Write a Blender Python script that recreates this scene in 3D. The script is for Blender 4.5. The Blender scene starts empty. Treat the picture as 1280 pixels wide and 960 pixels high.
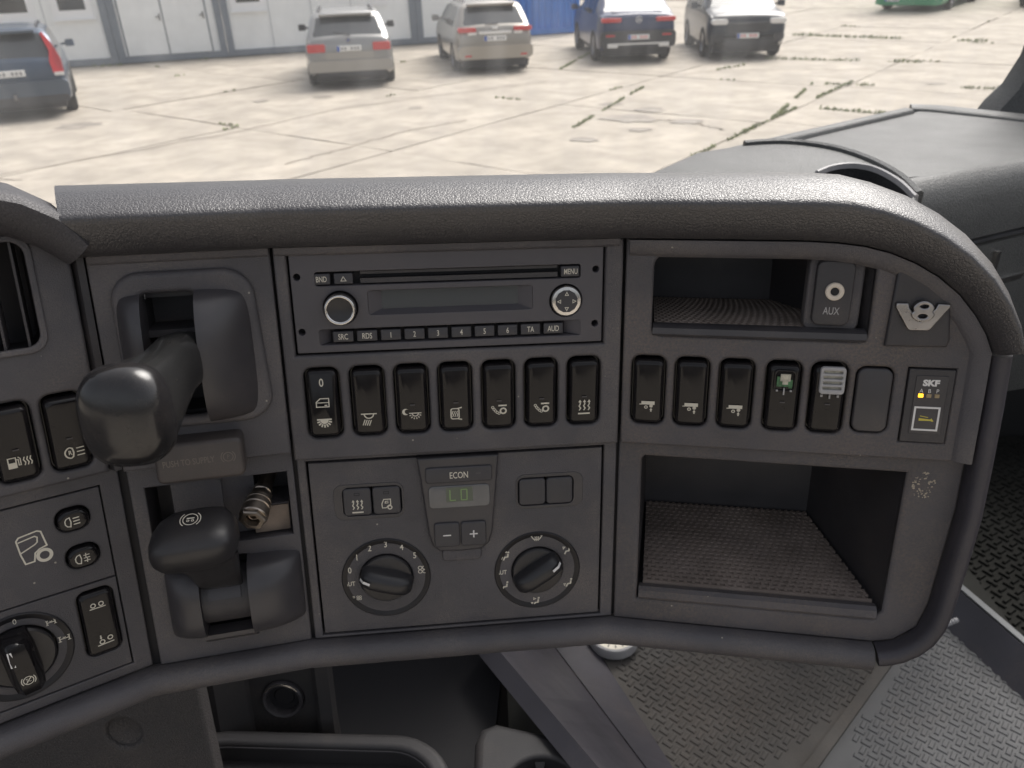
import bpy, bmesh, math, random
from mathutils import Vector, Matrix
from mathutils.geometry import tessellate_polygon, delaunay_2d_cdt
random.seed(7)
S = bpy.context.scene
COL = S.collection
rad = math.radians

# ------------------------------------------------------------------ camera
FPX = 975.0                      # focal length in pixels of the 1280 x 960 photograph
EYE = Vector((0, 0, 2.45))       # truck cab: the eye is 2.45 m above the yard
def ray(px, py): return Vector(((px - 640) / FPX, -(py - 480) / FPX, -1.0))
def frame_from_nadir(px, py):    # right, forward, up (camera coordinates) from the vanishing point of verticals
    up = -ray(px, py).normalized(); fw = Vector((0, 0, -1))
    y = (fw - up * fw.dot(up)).normalized()
    return y.cross(up), y, up
WX, WY, WZ = frame_from_nadir(703, 2250)         # gravity frame
DX, DY, DZ = frame_from_nadir(680, 3480)         # frame of the dashboard, which leans back
RW = Matrix((WX, WY, WZ))                        # camera -> world rotation
RD = Matrix((DX, DZ, -DY))                       # camera -> dash (right, up, toward viewer)
DW = RW @ RD.transposed()                        # dash -> world
cam = bpy.data.cameras.new('camera'); camo = bpy.data.objects.new('camera', cam); COL.objects.link(camo)
camo.matrix_world = Matrix.Translation(EYE) @ RW.to_4x4()
cam.sensor_width = 36; cam.lens = FPX / 1280 * 36
cam.clip_start = 0.02; cam.clip_end = 600
cam.dof.use_dof = True; cam.dof.focus_distance = 0.47; cam.dof.aperture_fstop = 15
S.camera = camo
S.render.resolution_x, S.render.resolution_y = 1024, 768

# ------------------------------------------------------------------ sky, sun, exposure
SUN_EL, SUN_AZ = 50, 38          # azimuth measured from +Y clockwise
wd = bpy.data.worlds.new('World'); S.world = wd; wd.use_nodes = True
nt = wd.node_tree; bg = nt.nodes['Background']
sky = nt.nodes.new('ShaderNodeTexSky'); sky.sky_type = 'NISHITA'; sky.sun_disc = False
sky.sun_elevation = rad(SUN_EL); sky.sun_rotation = rad(SUN_AZ); sky.dust_density = 6; sky.air_density = 1.0; sky.ozone_density = 1.0
hs = nt.nodes.new('ShaderNodeHueSaturation'); hs.inputs['Saturation'].default_value = 0.30
nt.links.new(sky.outputs[0], hs.inputs['Color']); nt.links.new(hs.outputs[0], bg.inputs[0]); bg.inputs[1].default_value = 0.13
sl = bpy.data.lights.new('sun', 'SUN'); sl.energy = 1.5; sl.angle = rad(40); sl.color = (1, .96, .9)
so = bpy.data.objects.new('sun', sl); COL.objects.link(so)
sd = Vector((math.sin(rad(SUN_AZ)) * math.cos(rad(SUN_EL)), math.cos(rad(SUN_AZ)) * math.cos(rad(SUN_EL)), math.sin(rad(SUN_EL))))
so.rotation_euler = (-sd).to_track_quat('-Z', 'Y').to_euler(); so.location = (0, 0, 12)
S.view_settings.view_transform = 'Standard'; S.view_settings.look = 'None'
S.view_settings.exposure = 0.65; S.view_settings.gamma = 1

# ------------------------------------------------------------------ helpers: materials
def mat(name, col=(.5, .5, .5), rough=.5, metal=0, coat=0, spec=.5, emit=None, es=1.0,
        var=0, vscale=20, bump=0, bscale=300, leather=0, lscale=330, dust=0, dcol=(.20, .15, .11), dscale=9, dthr=.5, specks=0):
    m = bpy.data.materials.new(name); m.use_nodes = True
    t = m.node_tree; L = t.links.new; b = t.nodes['Principled BSDF']
    b.inputs['Base Color'].default_value = (*col, 1); b.inputs['Roughness'].default_value = rough
    b.inputs['Metallic'].default_value = metal; b.inputs['Coat Weight'].default_value = coat
    b.inputs['Coat Roughness'].default_value = .08; b.inputs['Specular IOR Level'].default_value = spec
    if emit: b.inputs['Emission Color'].default_value = (*emit, 1); b.inputs['Emission Strength'].default_value = es
    if not (var or bump or leather or dust): return m
    tc = t.nodes.new('ShaderNodeTexCoord'); co = tc.outputs['Object']
    def noise(sc, det=4, ro=.55):
        n = t.nodes.new('ShaderNodeTexNoise'); n.inputs['Scale'].default_value = sc; n.inputs['Detail'].default_value = det
        n.inputs['Roughness'].default_value = ro; L(co, n.inputs['Vector']); return n.outputs[0]
    def mix(a, bb, fac):
        x = t.nodes.new('ShaderNodeMix'); x.data_type = 'RGBA'
        if hasattr(fac, 'node'): L(fac, x.inputs['Factor'])
        else: x.inputs['Factor'].default_value = fac
        for i, c in ((6, a), (7, bb)):
            if hasattr(c, 'node'): L(c, x.inputs[i])
            else: x.inputs[i].default_value = (*c, 1)
        return x.outputs[2]
    def ramp(f, a, bb):
        x = t.nodes.new('ShaderNodeMapRange'); x.inputs['From Min'].default_value = a; x.inputs['From Max'].default_value = bb
        L(f, x.inputs['Value']); return x.outputs[0]
    c = col
    if var:
        lo = tuple(v * (1 - var) for v in col); hi = tuple(min(1, v * (1 + var)) for v in col)
        c = mix(lo, hi, ramp(noise(vscale, 6), .3, .7))
        rr = t.nodes.new('ShaderNodeMapRange'); L(noise(vscale * 1.7, 5), rr.inputs['Value'])
        rr.inputs['To Min'].default_value = max(0, rough - .12); rr.inputs['To Max'].default_value = min(1, rough + .12)
        L(rr.outputs[0], b.inputs['Roughness'])
    if dust:
        f1 = ramp(noise(dscale, 5, .65), dthr, dthr + .25); f2 = ramp(noise(dscale * 60, 3, .7), .35, .7)
        mu = t.nodes.new('ShaderNodeMath'); mu.operation = 'MULTIPLY'; L(f1, mu.inputs[0]); L(f2, mu.inputs[1])
        m2 = t.nodes.new('ShaderNodeMath'); m2.operation = 'MULTIPLY'; L(mu.outputs[0], m2.inputs[0]); m2.inputs[1].default_value = dust
        c = mix(c, dcol, m2.outputs[0])
    if specks:
        v = t.nodes.new('ShaderNodeTexVoronoi'); v.inputs['Scale'].default_value = specks; L(co, v.inputs['Vector'])
        lt = t.nodes.new('ShaderNodeMath'); lt.operation = 'LESS_THAN'; L(v.outputs['Distance'], lt.inputs[0]); lt.inputs[1].default_value = .045
        sp = t.nodes.new('ShaderNodeSeparateColor'); L(v.outputs['Color'], sp.inputs[0])
        g2 = t.nodes.new('ShaderNodeMath'); g2.operation = 'GREATER_THAN'; L(sp.outputs[0], g2.inputs[0]); g2.inputs[1].default_value = .55
        m3 = t.nodes.new('ShaderNodeMath'); m3.operation = 'MULTIPLY'; L(lt.outputs[0], m3.inputs[0]); L(g2.outputs[0], m3.inputs[1])
        c = mix(c, (.33, .30, .26), m3.outputs[0])
    if hasattr(c, 'node'): L(c, b.inputs['Base Color'])
    h = None
    if leather:
        v = t.nodes.new('ShaderNodeTexVoronoi'); v.feature = 'DISTANCE_TO_EDGE'; v.inputs['Scale'].default_value = lscale
        dn = t.nodes.new('ShaderNodeTexNoise'); dn.inputs['Scale'].default_value = lscale * .7; L(co, dn.inputs['Vector'])
        mx = t.nodes.new('ShaderNodeVectorMath'); mx.operation = 'MULTIPLY_ADD'; L(dn.outputs[1], mx.inputs[0])
        mx.inputs[1].default_value = (1.2 / lscale,) * 3; L(co, mx.inputs[2]); L(mx.outputs[0], v.inputs['Vector'])
        h = ramp(v.outputs['Distance'], .0, .22); strength = leather; dist = .0009
        cur = b.inputs['Base Color'].links[0].from_socket if b.inputs['Base Color'].links else None
        if cur is not None:                      # crease shade painted into the colour so the grain shows
            gm = ramp(v.outputs['Distance'], .0, .10); x = mix((.018, .017, .018), cur, gm)
            mm_ = t.nodes.new('ShaderNodeMix'); mm_.data_type = 'RGBA'; mm_.inputs['Factor'].default_value = .55; L(cur, mm_.inputs[6]); L(x, mm_.inputs[7]); L(mm_.outputs[2], b.inputs['Base Color'])
    elif bump:
        h = noise(bscale, 3, .6); strength = bump; dist = .0006 if bscale > 100 else .01
    if h is not None:
        bp = t.nodes.new('ShaderNodeBump'); bp.inputs['Strength'].default_value = strength; bp.inputs['Distance'].default_value = dist
        L(h, bp.inputs['Height']); L(bp.outputs[0], b.inputs['Normal'])
    return m

PLA = (.080, .075, .081)
MT = dict(
 plastic=mat('dash_plastic', PLA, .50, var=.22, vscale=11, bump=.8, bscale=1300, dust=.75, dscale=13, dthr=.46, dcol=(.20, .17, .145), specks=75),
 dusty=mat('dusty_plastic', PLA, .58, var=.22, vscale=12, bump=.8, bscale=1300, dust=.65, dscale=10, dthr=.40, dcol=(.20, .155, .12), specks=75),
 dark=mat('dark_plastic', (.042, .039, .042), .5, var=.15, vscale=25, bump=.3, bscale=1500, dust=.2, dscale=14),
 smooth=mat('satin_plastic', (.048, .045, .049), .36, var=.15, vscale=30, bump=.12, bscale=1500, dust=.18, dscale=16),
 void=mat('recess_black', (.012, .011, .013), .7),
 leather=mat('grained_leather', (.050, .047, .050), .36, spec=.8, leather=.24, lscale=520, var=.16, vscale=12, dcol=(.2, .19, .18), dust=.3, dscale=8, dthr=.52),
 hood=mat('hood_leather', (.052, .049, .054), .5, leather=.24, lscale=560, var=.14, vscale=14),
 shelf=mat('shelf_plastic', (.084, .086, .085), .5, leather=.35, lscale=300, var=.15, vscale=7),
 gloss=mat('gloss_black', (.010, .009, .010), .13, spec=.30, coat=.06, dust=.10, dscale=25, dthr=.5, var=.15, vscale=40),
 radio=mat('radio_face', (.076, .071, .079), .48, var=.06, vscale=20, bump=.2, bscale=1900, dust=.15, dscale=16),
 button=mat('button_plastic', (.045, .043, .048), .45, var=.1, vscale=60, bump=.2, bscale=1900),
 dial=mat('dial_ring', (.014, .013, .015), .36, spec=.35, var=.2, vscale=30, dust=.12, dscale=20),
 knob=mat('knob_rubbery', (.022, .021, .023), .38, var=.15, vscale=40, dust=.1, dscale=25),
 lever=mat('worn_lever', (.022, .022, .022), .24, coat=.3, var=.25, vscale=35, bump=.12, bscale=500, dust=.15, dscale=30),
 print=mat('print_cream', (.62, .58, .49), .6),
 white=mat('print_white', (.72, .70, .68), .6),
 faded=mat('print_faded', (.15, .13, .11), .7),
 dim=mat('print_dim', (.075, .070, .072), .6),
 chrome=mat('chrome', (.62, .60, .58), .22, metal=1, var=.15, vscale=60),
 emblem=mat('emblem_metal', (.36, .345, .34), .30, metal=1, var=.2, vscale=60),
 brass=mat('worn_coupling_metal', (.48, .42, .36), .34, metal=1, var=.25, vscale=80, dust=.4, dscale=60, dcol=(.13, .09, .06)),
 ivory=mat('ivory_ring', (.66, .58, .49), .4),
 lcd=mat('lcd_glass', (.060, .067, .073), .22, coat=.4),
 lcdc=mat('climate_lcd', (.115, .115, .118), .22, coat=.35, var=.12, vscale=40),
 green=mat('lcd_green', (.17, .24, .11), .5, emit=(.32, .60, .12), es=.03),
 greenpad=mat('lcd_green_field', (.10, .115, .085), .4),
 amber=mat('led_amber', (.8, .4, .05), .4, emit=(1, .42, .02), es=2.0),
 ledoff=mat('led_off', (.33, .25, .14), .5),
 yellow=mat('print_yellow', (.60, .50, .08), .6),
 pcb=mat('circuit_board', (.05, .14, .06), .5, var=.5, vscale=500),
 foil=mat('exposed_foam', (.45, .42, .34), .6, var=.3, vscale=400),
 clip=mat('grey_clip', (.36, .35, .35), .45, var=.1, vscale=80),
 mat_brown=mat('floor_mat_dusty', (.060, .055, .050), .8, var=.25, vscale=9, dust=.28, dscale=5, bump=.3, bscale=700, dthr=.4),
 mat_grey=mat('floor_mat_grey', (.085, .085, .087), .72, var=.2, vscale=8, dust=.3, dscale=5, bump=.3, bscale=700),
 mat_dark=mat('floor_mat_dark', (.022, .022, .020), .9, spec=.15, var=.2, vscale=8, bump=.3, bscale=300),
 pocketmat=mat('pocket_mat', (.25, .205, .18), .7, var=.3, vscale=30, dust=.5, dscale=20, dthr=.35),
 tunnel=mat('tunnel_plastic', (.042, .039, .047), .5, var=.2, vscale=9, bump=.3, bscale=900, dust=.3, dscale=7),
 console=mat('console_plastic', (.028, .026, .027), .6, var=.2, vscale=9, bump=.4, bscale=900, dust=.3, dscale=7),
 knee=mat('knee_panel_grain', (.046, .042, .042), .55, leather=.5, lscale=420, var=.15, vscale=10, dust=.3, dscale=8),
 alu=mat('sill_aluminium', (.24, .245, .26), .45, metal=1, var=.15, vscale=20),
 glassface=mat('gauge_face', (.62, .57, .46), .4, var=.1, vscale=60),
 crumb=mat('crumb_debris', (.42, .36, .28), .8),
)

# ------------------------------------------------------------------ helpers: meshes
def mk(verts, faces, smooth=None, scale=.001):
    me = bpy.data.meshes.new('mesh')
    me.from_pydata([tuple(c * scale for c in v) for v in verts], [], faces); me.update()
    if smooth is not None:
        me.shade_smooth(); me.set_sharp_from_angle(angle=rad(smooth))
    return me
def fixn(me):
    bm = bmesh.new(); bm.from_mesh(me); bmesh.ops.recalc_face_normals(bm, faces=bm.faces); bm.to_mesh(me); bm.free(); return me
def obj(name, me, m, parent=None, loc=(0, 0, 0), rot=None, label=None):
    o = bpy.data.objects.new(name, me); COL.objects.link(o)
    if m is not None and not me.materials: me.materials.append(MT[m] if isinstance(m, str) else m)
    if parent: o.parent = parent
    o.location = Vector(loc) * (.001 if parent and parent.get('_mm') else 1)
    if rot: o.rotation_euler = rot
    if parent and parent.get('_mm'): o['_mm'] = 1
    if label: o['label'] = label
    return o
def thing(name, label, cat, M, group=None, mm=True):
    o = bpy.data.objects.new(name, None); COL.objects.link(o); o.empty_display_size = .01
    o.matrix_world = M; o['label'] = label; o['category'] = cat
    if group: o['group'] = group
    if mm: o['_mm'] = 1
    return o
def tag(o, label=None, cat=None, group=None, kind=None):
    if label: o['label'] = label
    if cat: o['category'] = cat
    if group: o['group'] = group
    if kind: o['kind'] = kind
    return o
def area2(l): return sum(l[i][0] * l[(i + 1) % len(l)][1] - l[(i + 1) % len(l)][0] * l[i][1] for i in range(len(l)))
def rrect(w, h, r, cx=0, cy=0, n=5):
    r = min(r, w / 2 - .01, h / 2 - .01); out = []
    for (sx, sy, a0) in ((1, 1, 0), (-1, 1, 90), (-1, -1, 180), (1, -1, 270)):
        for k in range(n + 1):
            a = rad(a0 + 90 * k / n)
            out.append((cx + sx * (w / 2 - r) + r * math.cos(a), cy + sy * (h / 2 - r) + r * math.sin(a)))
    return out
def circ(r, n=32, cx=0, cy=0): return [(cx + r * math.cos(2 * math.pi * k / n), cy + r * math.sin(2 * math.pi * k / n)) for k in range(n)]
def offs(l, d):                    # shift a closed loop to its left by d (inwards for counter-clockwise loops)
    n = len(l); out = []
    for i in range(n):
        p, a, b = Vector(l[i]), Vector(l[i - 1]), Vector(l[(i + 1) % n])
        e1 = (p - a); e2 = (b - p)
        if e1.length < 1e-6: e1 = e2
        if e2.length < 1e-6: e2 = e1
        n1 = Vector((-e1.y, e1.x)).normalized(); n2 = Vector((-e2.y, e2.x)).normalized()
        m = n1 + n2
        if m.length < 1e-6: m = n1
        m.normalize(); out.append(tuple(p + m * d / max(.5, m.dot(n1))))
    return out
def plate(outer, holes=(), t=3, bev=.8, seg=3, z=0, hbev=None):
    """flat plate, front at z, bevelled front edges, holes with bevelled rims"""
    loops = [list(outer) if area2(outer) > 0 else list(outer)[::-1]]
    for h in holes: loops.append(list(h) if area2(h) < 0 else list(h)[::-1])
    V, Fc, caps = [], [], []
    for li, l in enumerate(loops):
        b = bev if li == 0 or hbev is None else hbev
        rings = []
        for k in range(seg + 1):
            a = math.pi / 2 * k / seg
            rings.append((offs(l, b * (1 - math.sin(a))), z - b * (1 - math.cos(a))))
        rings.append((l, z - max(t, b + .1)))
        base = len(V); n = len(l)
        for pts, zz in rings: V += [(p[0], p[1], zz) for p in pts]
        caps.append([base + i for i in range(n)])
        for k in range(len(rings) - 1):
            for i in range(n):
                j = (i + 1) % n; a0 = base + k * n; a1 = a0 + n
                Fc.append((a0 + i, a1 + i, a1 + j, a0 + j))
    flat = [i for c in caps for i in c]
    pts = [Vector((V[i][0], V[i][1])) for i in flat]; edges = []; k0 = 0
    for c in caps:
        edges += [(k0 + i, k0 + (i + 1) % len(c)) for i in range(len(c))]; k0 += len(c)
    vo, eo, fo, ov, _, _ = delaunay_2d_cdt(pts, edges, [], 0, 1e-5)
    def inside(x, y):
        r = False
        for p, q in edges:
            (x0, y0), (x1, y1) = pts[p], pts[q]
            if (y0 > y) != (y1 > y) and x < (x1 - x0) * (y - y0) / (y1 - y0) + x0: r = not r
        return r
    for tri in fo:
        if len(tri) != 3 or not inside(sum(vo[i].x for i in tri) / 3, sum(vo[i].y for i in tri) / 3): continue
        ids = []
        for i in tri:
            if ov[i]: ids.append(flat[ov[i][0]])
            else: ids.append(len(V)); V.append((vo[i].x, vo[i].y, z))
        a, b, c = ids
        if (V[b][0] - V[a][0]) * (V[c][1] - V[a][1]) - (V[c][0] - V[a][0]) * (V[b][1] - V[a][1]) < 0: b, c = c, b
        Fc.append((a, b, c))
    me = mk(V, Fc, 40)
    capset = set(flat)                       # keep the flat front flat
    me.update()
    for p in me.polygons:
        if len(p.vertices) == 3: p.use_smooth = False
    return me
def loft(secs, cap0=True, cap1=True, smooth=50, closed=True):
    V, Fc = [], []; n = len(secs[0])
    for s in secs: V += [tuple(p) for p in s]
    for k in range(len(secs) - 1):
        for i in range(n if closed else n - 1):
            j = (i + 1) % n; Fc.append((k * n + i, k * n + j, (k + 1) * n + j, (k + 1) * n + i))
    if cap0: Fc.append(tuple(range(n))[::-1])
    if cap1: Fc.append(tuple((len(secs) - 1) * n + i for i in range(n)))
    return V, Fc
def loftm(secs, cap0=True, cap1=True, smooth=50, closed=True, scale=.001):
    return fixn(mk(*loft(secs, cap0, cap1, smooth, closed), smooth, scale))
def lathe(prof, n=40, smooth=35, scale=.001):          # profile of (r, z), axis z
    return loftm([[(r * math.cos(2 * math.pi * i / n), r * math.sin(2 * math.pi * i / n), z) for i in range(n)] for r, z in prof],
                 False, False, smooth, True, scale)
def merge(*parts):                                     # list of (verts, faces)
    V, Fc = [], []
    for v, f in parts:
        b = len(V); V += v; Fc += [tuple(b + i for i in q) for q in f]
    return V, Fc
def box(x0, x1, y0, y1, z0, z1):
    v = [(x, y, z) for z in (z0, z1) for y in (y0, y1) for x in (x0, x1)]
    return v, [(0, 2, 3, 1), (4, 5, 7, 6), (0, 1, 5, 4), (2, 6, 7, 3), (0, 4, 6, 2), (1, 3, 7, 5)]
def pad(w, h, r, t, bev, seg=4, curve=0, n=6, rows=1):
    """a raised button: rounded outline, quarter round edge, front slightly crowned along y"""
    secs = [[(x, y, 0) for x, y in rrect(w, h, r, n=n)]]
    for k in range(seg + 1):
        a = math.pi / 2 * k / seg; ins = bev * (1 - math.cos(a))
        secs.append([(x, y, t - bev + bev * math.sin(a)) for x, y in rrect(w - 2 * ins, h - 2 * ins, max(.3, r - ins * .6), n=n)])
    V, Fc = loft(secs, True, False)
    last = len(V) - len(secs[0]); idx = list(range(last, len(V)))
    Fc.append(tuple(idx))
    if curve: V = [(x, y, z - curve * (2 * y / h) ** 2 * (1 if z > 0 else 0)) for x, y, z in V]
    me = mk(V, Fc, 60); return fixn(me)

# flat print: strokes, polygons, rings and letters
_font = {}
def glyphs(txt, size, sx=1.0, bold=0):
    key = (txt, size, sx, bold)
    if key not in _font:
        cu = bpy.data.curves.new('t', 'FONT'); cu.body = txt; cu.size = size; cu.align_x = 'CENTER'; cu.align_y = 'CENTER'; cu.offset = bold
        cu.resolution_u = 3
        o = bpy.data.objects.new('t', cu); COL.objects.link(o); bpy.context.view_layer.update()
        me = o.evaluated_get(bpy.context.evaluated_depsgraph_get()).to_mesh()
        _font[key] = ([(v.co.x * sx, v.co.y, 0) for v in me.vertices], [tuple(p.vertices) for p in me.polygons])
        bpy.data.objects.remove(o); bpy.data.curves.remove(cu)
    return _font[key]
def ribbon(pts, w, closed=False):
    n = len(pts); L, R = [], []
    for i in range(n):
        p = Vector(pts[i]); a = Vector(pts[i - 1]) if (i > 0 or closed) else p; b = Vector(pts[(i + 1) % n]) if (i < n - 1 or closed) else p
        e1, e2 = p - a, b - p
        if e1.length < 1e-9: e1 = e2
        if e2.length < 1e-9: e2 = e1
        n1 = Vector((-e1.y, e1.x)).normalized(); n2 = Vector((-e2.y, e2.x)).normalized(); m = (n1 + n2)
        m = m.normalized() if m.length > 1e-6 else n1
        m *= w / 2 / max(.5, m.dot(n1)); L.append(p + m); R.append(p - m)
    V = [(q.x, q.y, 0) for q in L + R]
    return V, [(i, n + i, n + (i + 1) % n, (i + 1) % n) for i in range(n if closed else n - 1)]
def poly(pts):
    V = [(p[0], p[1], 0) for p in pts]
    return V, [tuple(t) for t in tessellate_polygon([[Vector(v) for v in V]])]
def sym(prims, scale=1, dx=0, dy=0, zf=lambda x, y: 0, rotd=0):
    parts = []
    for p in prims:
        k = p[0]
        if k == 'l': parts.append(ribbon(p[1], p[2], len(p) > 3 and p[3]))
        elif k == 'p': parts.append(poly(p[1]))
        elif k == 'c': parts.append(ribbon(circ(p[3], 24, p[1], p[2]), p[4], True))
        elif k == 'a': parts.append(ribbon([(p[1] + p[3] * math.cos(rad(p[5] + (p[6] - p[5]) * q / 14)), p[2] + p[3] * math.sin(rad(p[5] + (p[6] - p[5]) * q / 14))) for q in range(15)], p[4]))
        elif k == 'd': parts.append(poly(circ(p[3], 20, p[1], p[2])))
        elif k == 't':
            g = glyphs(p[1], p[4], p[5] if len(p) > 5 else .8, p[6] if len(p) > 6 else 0)
            parts.append(([(x + p[2], y + p[3], 0) for x, y, z in g[0]], g[1]))
    V, Fc = merge(*parts); c, s = math.cos(rad(rotd)), math.sin(rad(rotd)); out = []
    for x, y, z in V:
        x, y = x * scale, y * scale; x, y = x * c - y * s + dx, x * s + y * c + dy
        out.append((x, y, zf(x, y)))
    fc = []
    for f in Fc:
        a = sum(out[f[i]][0] * out[f[(i + 1) % len(f)]][1] - out[f[(i + 1) % len(f)]][0] * out[f[i]][1] for i in range(len(f)))
        fc.append(f if a > 0 else f[::-1])
    return mk(out, fc)

# icons, in millimetres about their centre
WAVE = lambda x, h=4.6: ('l', [(x - .2, -h / 2), (x + .5, -h / 4), (x - .3, 0), (x + .3, h / 4), (x, h / 2)], .55)
ARROW = lambda x, y, s=1: ('p', [(x - .8 * s, y), (x + .8 * s, y), (x, y + 1.3 * s)])
I = {}
I['heat'] = [WAVE(-2.2), WAVE(0), WAVE(2.2), ARROW(-2.1, 2), ARROW(.1, 2), ARROW(2.3, 2), ('l', [(-2.9, -4), (2.9, -4)], .8)]
I['spot'] = [('l', [(-3.6, 2.2), (3.6, 2.2)], .55), ('a', 0, 2.1, 2.1, .55, 180, 360)] + [('l', [(-1.6 + k * .95 - .3, -.6 - .1 * k), (-2.7 + k * .95 - .3, -3.4 - .1 * k)], .45) for k in range(4)]
I['night'] = [('l', [(-1.8, .8), (4.2, .8)], .5), ('a', 1.2, .7, 1.5, .5, 180, 360)] + [('l', [(1.2 + 2.1 * math.cos(a), .5 + 2.1 * math.sin(a)), (1.2 + 3 * math.cos(a), .5 + 3 * math.sin(a))], .5) for a in [rad(200 + k * 28) for k in range(6)]] + [('p', [(-3.4 + 1.7 * math.cos(rad(a)), 1.6 + 1.7 * math.sin(rad(a))) for a in range(60, 301, 20)] + [(-2.6 + 1.25 * math.cos(rad(a)), 1.7 + 1.25 * math.sin(rad(a))) for a in range(270, 69, -20)])]
I['mirror'] = [('l', rrect(3.7, 5.2, .9, -.6, 0), .55, True)] + [('l', [(x - .15, -1.6), (x + .25, -.6), (x - .2, .4), (x + .15, 1.5)], .4) for x in (-1.6, -.6, .4)] + [('p', [(-.4, 2.6), (2.6, 3.4), (2.6, 2.7), (1.4, 2.5)]), ('p', [(-.4, -2.6), (2.6, -3.4), (2.6, -2.7), (1.4, -2.5)])]
I['chain'] = [('c', 1.6, -.6, 1.35, .8), ('l', [(-.7, 2.2), (3.3, 2.2)], .8)] + [('c', x, y, .55, .35) for x, y in ((-3.4, 1.4), (-2.8, .4), (-2.1, -.5), (-1.3, -1.3), (-.4, -1.8))]
I['trailer'] = [('p', [(-3.4, 2.6), (3.6, 2.6), (3.6, .6), (-3.4, .6)]), ('l', [(-4.4, .75), (-3.2, .75)], .5), ('c', -.9, -.9, .72, .5), ('c', 1.8, -.1, .72, .5), ('d', 1.8, -.1, .95), ('p', [(1.45, -3.5), (2.15, -3.5), (2.15, -2.4), (1.45, -2.4)]), ARROW(1.8, -2.5, 1)]
I['door'] = [('l', [(-3, -1.7), (-3, .6), (-1.2, 2.2), (2.6, 2.2), (2.6, -1.7)], .45, True), ('l', [(-3, .3), (2.6, .3)], .4), ('l', [(.6, -1), (1.8, -1)], .5)]
I['dome'] = [('p', [(-3.6, 2.4), (3.6, 2.4), (3.6, 1.6), (-3.6, 1.6)]), ('p', [(2 * math.cos(rad(a)), 1.7 + 2 * math.sin(rad(a))) for a in range(180, 361, 20)])] + [('l', [(2.1 * math.cos(a), 1.5 + 2.1 * math.sin(a)), (3.7 * math.cos(a), 1.5 + 3.7 * math.sin(a))], .75) for a in [rad(195 + k * 25) for k in range(7)]]
I['zero'] = [('t', '0', 0, 0, 5, .8, .05)]
I['reverse'] = [('a', -.6, 0, 2.4, .55, 100, 260), ('l', [(-1, 2.36), (-.2, 1.8), (.1, 0), (-.2, -1.8), (-1, -2.36)], .55), ('t', 'R', -1.2, 0, 2.6, .8, .05)] + [('l', [(1.2, y), (4, y + .1)], .45) for y in (-1.6, 0, 1.6)]
I['fuel'] = [('l', [(-3.6, -2), (-3.6, 2.2), (-1, 2.2), (-1, -2)], .4, True), ('p', [(-3.6, -2), (-3.6, .2), (-1, .2), (-1, -2)]), ('l', [(-1, 1.2), (-.2, 1.2), (-.2, -1.2), (.5, -1.2), (.5, 1.6), (-.2, 2.3)], .35)] + [('l', [(x, -1.8), (x + .4, -.6), (x - .2, .6), (x + .2, 1.8)], .4) for x in (1.7, 2.8, 3.9)]
I['fogf'] = [('l', [(-1.1, 2.3), (-2.4, 1.9), (-3.1, .8), (-3.1, -.8), (-2.4, -1.9), (-1.1, -2.3), (-.7, 0)], .45, True)] + [('l', [(.2, y), (2.9, y + .1)], .5) for y in (-1.5, 0, 1.5)]
I['fogr'] = [('l', [(-1.1, 2.3), (-2.4, 1.9), (-3.1, .8), (-3.1, -.8), (-2.4, -1.9), (-1.1, -2.3), (-.7, 0)], .45, True)] + [('l', [(.3, y), (2.9, y)], .4) for y in (-1.4, 0, 1.4)] + [('l', [(1.4, 2.4), (1.2, 0.6), (1.8, -.8), (1.5, -2.4)], .4)]
I['truck'] = [('l', [(-6.5, 5.6), (-5.2, 7.2), (3, 8.4), (4.6, 7.6), (6, -.6), (2.6, -1.6), (.4, -3.2), (-.6, -7.6), (-4.6, -7.8), (-5.8, -2.2)], .75, True), ('l', [(-5.9, 4.6), (1.6, 5.9), (2.6, 5.0), (2.2, 2.4), (1.0, 1.4), (-5.6, -1.4)], .65), ('c', 4.2, -5.6, 3.0, 1.6)]
I['axle1'] = [('c', -1.5, .9, .85, .4), ('c', 1.5, .9, .85, .4), ('l', [(-3, -.5), (3, -.5)], .4)]
I['axle2'] = [('c', -1.2, 0, .85, .4), ('c', 1.8, .9, .85, .4), ('l', [(-3, -1.3), (3, -1.0)], .45), ('p', [(-1.9, 1.9), (-1, 1.9), (-1.45, 1.1)]), ('l', [(-1.45, 3), (-1.45, 1.8)], .5)]
I['tc'] = [('t', 'TC', 0, 0, 2.8, .7), ('a', 0, 0, 2.3, .4, 0, 360), ('a', 0, 0, 3.2, .4, 140, 220), ('a', 0, 0, 3.2, .4, -40, 40), ('l', [(-1.4, -1.8), (1.4, 1.8)], .4)]
I['shaft'] = [('l', [(-2.6, 0), (2.6, 0)], .6), ('l', [(-2.6, -1.7), (-2.6, 1.7)], .7), ('l', [(2.6, -1.7), (2.6, 1.7)], .7), ('l', [(-.8, 1.2), (0, .4), (.8, 1.2)], .4), ('l', [(-3.5, 1.7), (-1.7, 1.7)], .5), ('l', [(-3.5, -1.7), (-1.7, -1.7)], .5), ('l', [(3.5, 1.7), (1.7, 1.7)], .5), ('l', [(3.5, -1.7), (1.7, -1.7)], .5)]
I['tbrake'] = [('c', 0, 0, 4.2, .5), ('a', 0, 0, 5.8, .5, 130, 230), ('a', 0, 0, 5.8, .5, -50, 50), ('l', [(-2.2, .9), (2.2, .9)], .9), ('c', -1.3, -1, .65, .4), ('c', 1.3, -1, .65, .4)]
I['pbrake'] = [('c', 0, 0, 2.7, .5), ('a', 0, 0, 3.9, .5, 130, 230), ('a', 0, 0, 3.9, .5, -50, 50), ('t', 'P', 0, 0, 3.6, .8)]
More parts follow.
